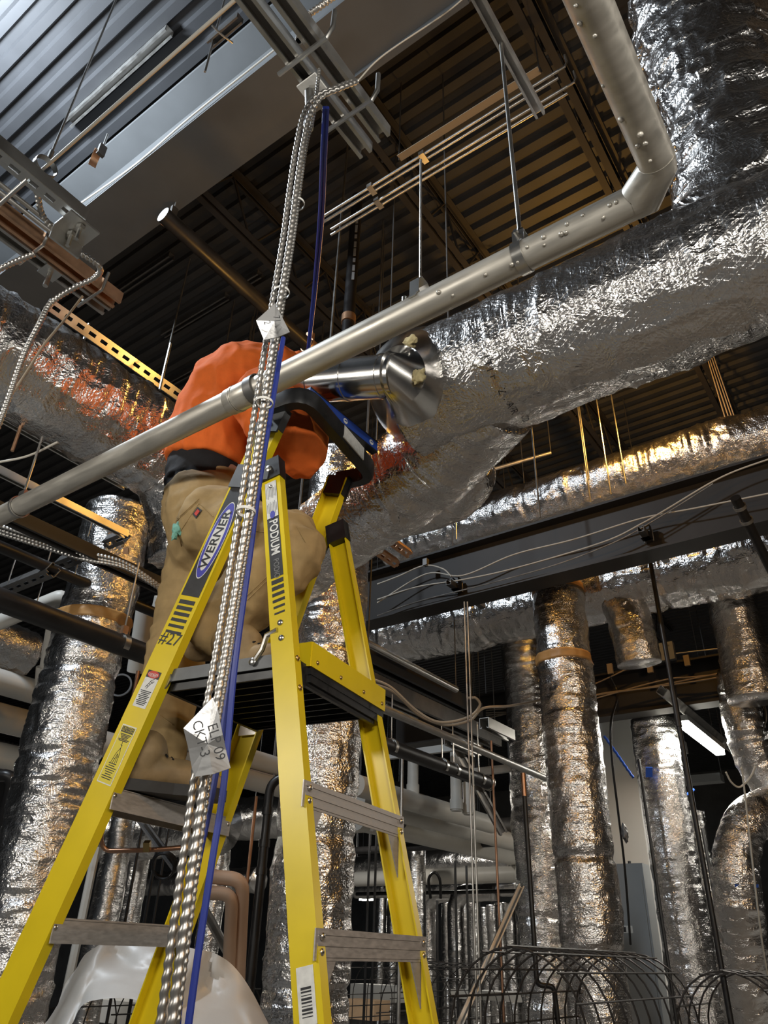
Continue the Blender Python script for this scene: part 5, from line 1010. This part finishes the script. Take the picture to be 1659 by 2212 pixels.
for (px, ya, yb, d, r, m_n, lb) in ((188, 1830, 2030, 5.2, .03, 'pvc', 'brownish upright pipe behind the left rail'), (290, 1760, 2000, 6, .012, 'black_iron', 'thin dark upright left of the foil cluster'), (330, 1770, 2000, 6.2, .014, 'black_iron', 'second thin dark upright left of the foil cluster'), (352, 1740, 1990, 6.1, .010, 'black_iron', 'third thin dark upright behind the ladder'), (536, 1720, 2050, 5.4, .012, 'copper', 'thin copper upright beside the black pipe')):
    c = D(px, (ya+yb)/2, d); rod('standing_pipe', A(c[0], c[1], 0), onl(c, Z, py=ya), r, lb, m_n, 'pipe')
a, b = D(305, 1770, 5.6), D(385, 1880, 5.4); one('brace_strut', strut(MB(), a, b, -hf, 1.4), 'strut_dark', 'dark diagonal strut between the ladder steps', 'strut'); a, b = D(440, 1960, 6.), D(490, 2050, 6.); one('brace_strut', strut(MB(), a, b, -hf, 1.6), 'strut', 'grey diagonal strut behind the peach pipes', 'strut')
t = thing('cable_coil', 'dark blue coil of cable hanging behind the ladder steps', 'cable', D(352, 1870, 5.2))
for i in range(4): MB().tube([D(352, 1872, 5.2)+rt*.075*math.sin(a_)*(1+.06*i)+up*.09*math.cos(a_)+fw*.012*i for a_ in np.linspace(0, 2*math.pi, 21)], .007, 6).build('coil_turn', 'black_iron', t, True)
# foil pipes in the distance: nearer clusters individually, set on the floor under a header
fi = 0
def far_col(pt, d, R, ytop, label, group=None, bendto=None):
    global fi
    fi += 1; P = D(*pt, d); top_ = onl(P, Z, py=ytop); pts = [A(P[0], P[1], 0), top_]
    if bendto is not None: pts = fillet([A(P[0], P[1], 0), top_, top_+bendto], R*2.2, 6)
    foil_tube('duct_column', pts, R, None, label, 'duct', group, step=max(.02, R/5), seed=40+fi, amp=.8, m='foil_far', waist=())
far_col((240, 1900), 7., .13, 1640, 'small foil column between the left rail and the hanging cables'); far_col((290, 1930), 9., .12, 1800, 'small distant foil column left of the peach pipes'); far_col((452, 2000), 7.5, .12, 1760, 'small foil column just left of the peach pipes')
far_col((900, 1950), 10.5, .13, 1825, 'distant foil column just right of the rear ladder rail', 'distant foil columns')
for i, (px, d, R, yt, lb) in enumerate(((822, 17, .14, 1935, 'far foil pipe left of the rear ladder rail'), (848, 16, .13, 1945, 'far foil pipe touching the left of the rear ladder rail'), (925, 13.5, .14, 1932, 'far foil pipe, first of the row right of the rear ladder rail'), (966, 14, .10, 1950, 'far foil pipe, second of the row right of the rear ladder rail'), (985, 12.5, .14, 1928, 'far foil pipe, third of the row right of the rear ladder rail'), (1006, 14.5, .10, 1942, 'far foil pipe, fourth of the row right of the rear ladder rail'), (1024, 13.5, .12, 1950, 'far foil pipe, fifth of the row right of the rear ladder rail'), (1048, 15, .11, 1960, 'far foil pipe, sixth of the row right of the rear ladder rail'), (1066, 14, .11, 1955, 'far foil pipe, seventh of the row right of the rear ladder rail'), (1084, 15, .13, 1950, 'far foil pipe, eighth of the row right of the rear ladder rail'), (1102, 13, .12, 1950, 'far foil pipe, last of the row right of the rear ladder rail'), (1338, 14, .14, 1800, 'far foil pipe between the brown-taped and lit columns'))):
    far_col((px, 2020), d, R, yt, lb, 'distant foil columns', X*.8 if i in (2, 4) else None)
def far_head(pt, d, pa, pb, R, label, m='foil_far'):
    Q = D(*pt, d); a, b = seg(Q, X, pa, pb)
    if m == 'foil_far': foil_tube('header_duct', [a, b], R, None, label, 'duct', None, step=R/5, seed=80+int(pt[0]) % 17, amp=1.4, m=m)
    else: one('header_pipe', MB().cyl(a, b, R, 16), m, label, 'pipe', smooth=True)
far_head((850, 1870), 12, 770, 1110, .22, 'far crumpled foil header above the distant columns'); far_head((1000, 1915), 13, 770, 1120, .16, 'lower far foil header above the distant columns'); far_head((900, 1895), 11.5, 770, 1120, .11, 'far cream pipe below the crumpled header', 'pvc')
far_head((270, 1800), 8.5, 190, 480, .28, 'foil header behind the ladder steps'); far_head((640, 1760), 9., 480, 860, .25, 'foil header glimpsed beside the stout column'); far_head((430, 1905), 11, 240, 560, .16, 'lower foil header behind the ladder steps')
for i, (px, py, d, lb) in enumerate(((812, 1940, 18, 'far lit ceiling fixture left of the rear ladder rail'), (1052, 1982, 20, 'far lit fixture between the distant foil pipes'), (1050, 1995, 21, 'second far lit fixture below it between the distant foil pipes'))):
    c = D(px, py, d); t = thing('strip_light', lb, 'lamp', c); MB().box(c, X*(.45 if i == 0 else .2), Y*.08, Z*.05).build('lit_diffuser', 'lamp_glow', t); MB().box(c+Z*.08, X*.5, Y*.1, Z*.03).build('housing', 'lamp_body', t)
far_head((1000, 1790), 10, 860, 1110, .10, 'dark pipe below the white headers', 'strut_dark'); far_head((900, 1830), 10.5, 770, 1110, .05, 'black conduit below the white headers', 'black_iron'); far_head((950, 1928), 12.5, 770, 1120, .03, 'black conduit among the distant foil pipes', 'black_iron')
cable('hose_loop', [D(930, 1940, 9.), D(926, 1900, 9.), D(938, 1885, 9.), D(950, 1900, 9.), D(952, 1940, 9.)], .018, 'black_iron', 'dark hose loop standing right of the rear ladder rail')
for i, (px, ya, yb, d) in enumerate(((985, 1860, 2070, 9), (1010, 1870, 2070, 9.3), (945, 1945, 2060, 10), (795, 1790, 2060, 9.5), (812, 1800, 1900, 9.5), (1372, 1860, 2060, 7.2), (1130, 1860, 2040, 8))):
    c = D(px, (ya+yb)/2, d); rod('standing_pipe', A(c[0], c[1], 0), onl(c, Z, py=ya), .016, ('dark upright pipe among the distant foil, left', 'dark upright pipe among the distant foil, right', 'short dark upright beside the hose loop', 'dark upright between the stout column and the rear rail', 'short dark upright left of the rear rail', 'dark upright on the electrical cabinet edge', 'dark upright just left of the foil columns')[i], 'black_iron', 'pipe')
for pt, d, sz_, m_n, lb in (((790, 2180), 11., (.3, .2, .12), 'cardboard', 'brown carton on the low rack far behind the ladder'), ((830, 2145), 13, (.6, .2, .12), 'box_white', 'white carton on the low rack far behind the ladder'), ((280, 2185), 7.9, (.35, .2, .1), 'box_white', 'pale box under the plastic sheet'), ((1060, 2150), 11.5, (.6, .2, .06), 'box_white', 'pale shelf board behind the wire cage')):
    c = D(*pt, d); t = thing('stacked_box', lb, 'box', A(c[0], c[1], 0)); MB().box(c, X*sz_[0], Y*sz_[1], Z*sz_[2]).build('box_body', m_n, t)
    zz = (c[2]-sz_[2])/2
    for sx_ in (-1, 1): MB().box(A(c[0]+sx_*sz_[0]*.9, c[1], zz), X*.02, Y*.02, Z*zz).build('rack_leg', 'strut_dark', t)
# yellow-marked white tubes behind the ladder
for i, (pt, lb) in enumerate((((545, 1640), 'white printed tube behind the far front rail, upper'), ((560, 1690), 'white printed tube behind the far front rail, lower'), ((440, 1640), 'peach-lit tube behind the tape flag'))):
    Q = D(*pt, 5.6); a, b = seg(Q, Y, 400, 620); t = thing('printed_tube', lb, 'tube', Q); MB().cyl(a, b, .07, 18).build('tube_body', 'pvc_lamplit' if i == 2 else 'pvc', t, True)  # last tube is the same cream plastic, tinted peach as if lit
    for k_ in range(5): c = a+(b-a)*(.5+.09*k_)-fw*.07; MB().box(c, rt*.012, up*.012, fw*.004).build('print_mark', 'black_ink', t)

# ================================================================== hangers for everything that is slung from the deck
bpy.context.view_layer.update()
def hang(o, n=2):
    obs = [o]+list(o.children); pts = []
    for q in obs:
        if q.type == 'MESH':
            v_ = np.zeros(len(q.data.vertices)*3); q.data.vertices.foreach_get('co', v_); pts.append(v_.reshape(-1, 3)+parent_loc(q))
    P_ = np.concatenate(pts); ext = P_.max(0)-P_.min(0); ax = 0 if ext[0] > ext[1] else 1; lo_, hi_ = P_[:, ax].min(), P_[:, ax].max()
    for k_ in ((.2, .8) if n == 2 else (.5,)):
        u_ = lo_+(hi_-lo_)*k_; near = P_[np.abs(P_[:, ax]-u_) <= np.abs(P_[:, ax]-u_).min()+.02]; c_ = near.mean(0); top_ = near[:, 2].max()
        MB().cyl(A(c_[0], c_[1], top_-.02), A(c_[0], c_[1], CEIL), .005, 6).build('hanger_rod', 'strut_dark', o, True)
HANG = ('third large', 'upper large white', 'lower large white', 'white horizontal duct', 'pale ledge', 'far lit', 'second far lit', 'far crumpled', 'far cream', 'dark pipe below the white', 'black conduit below', 'foil header', 'lower far foil', 'pale cross', 'lamp-lit pipe', 'dark strut rack', 'grey pipe slanting', 'lit strip light', 'dim tube', 'foil-wrapped duct U-bend', 'tan flat bar', 'white printed tube', 'peach-lit tube')
for o in [q for q in bpy.data.objects if q.parent is None and any(q.get('label', '').startswith(h_) for h_ in HANG)]: hang(o)
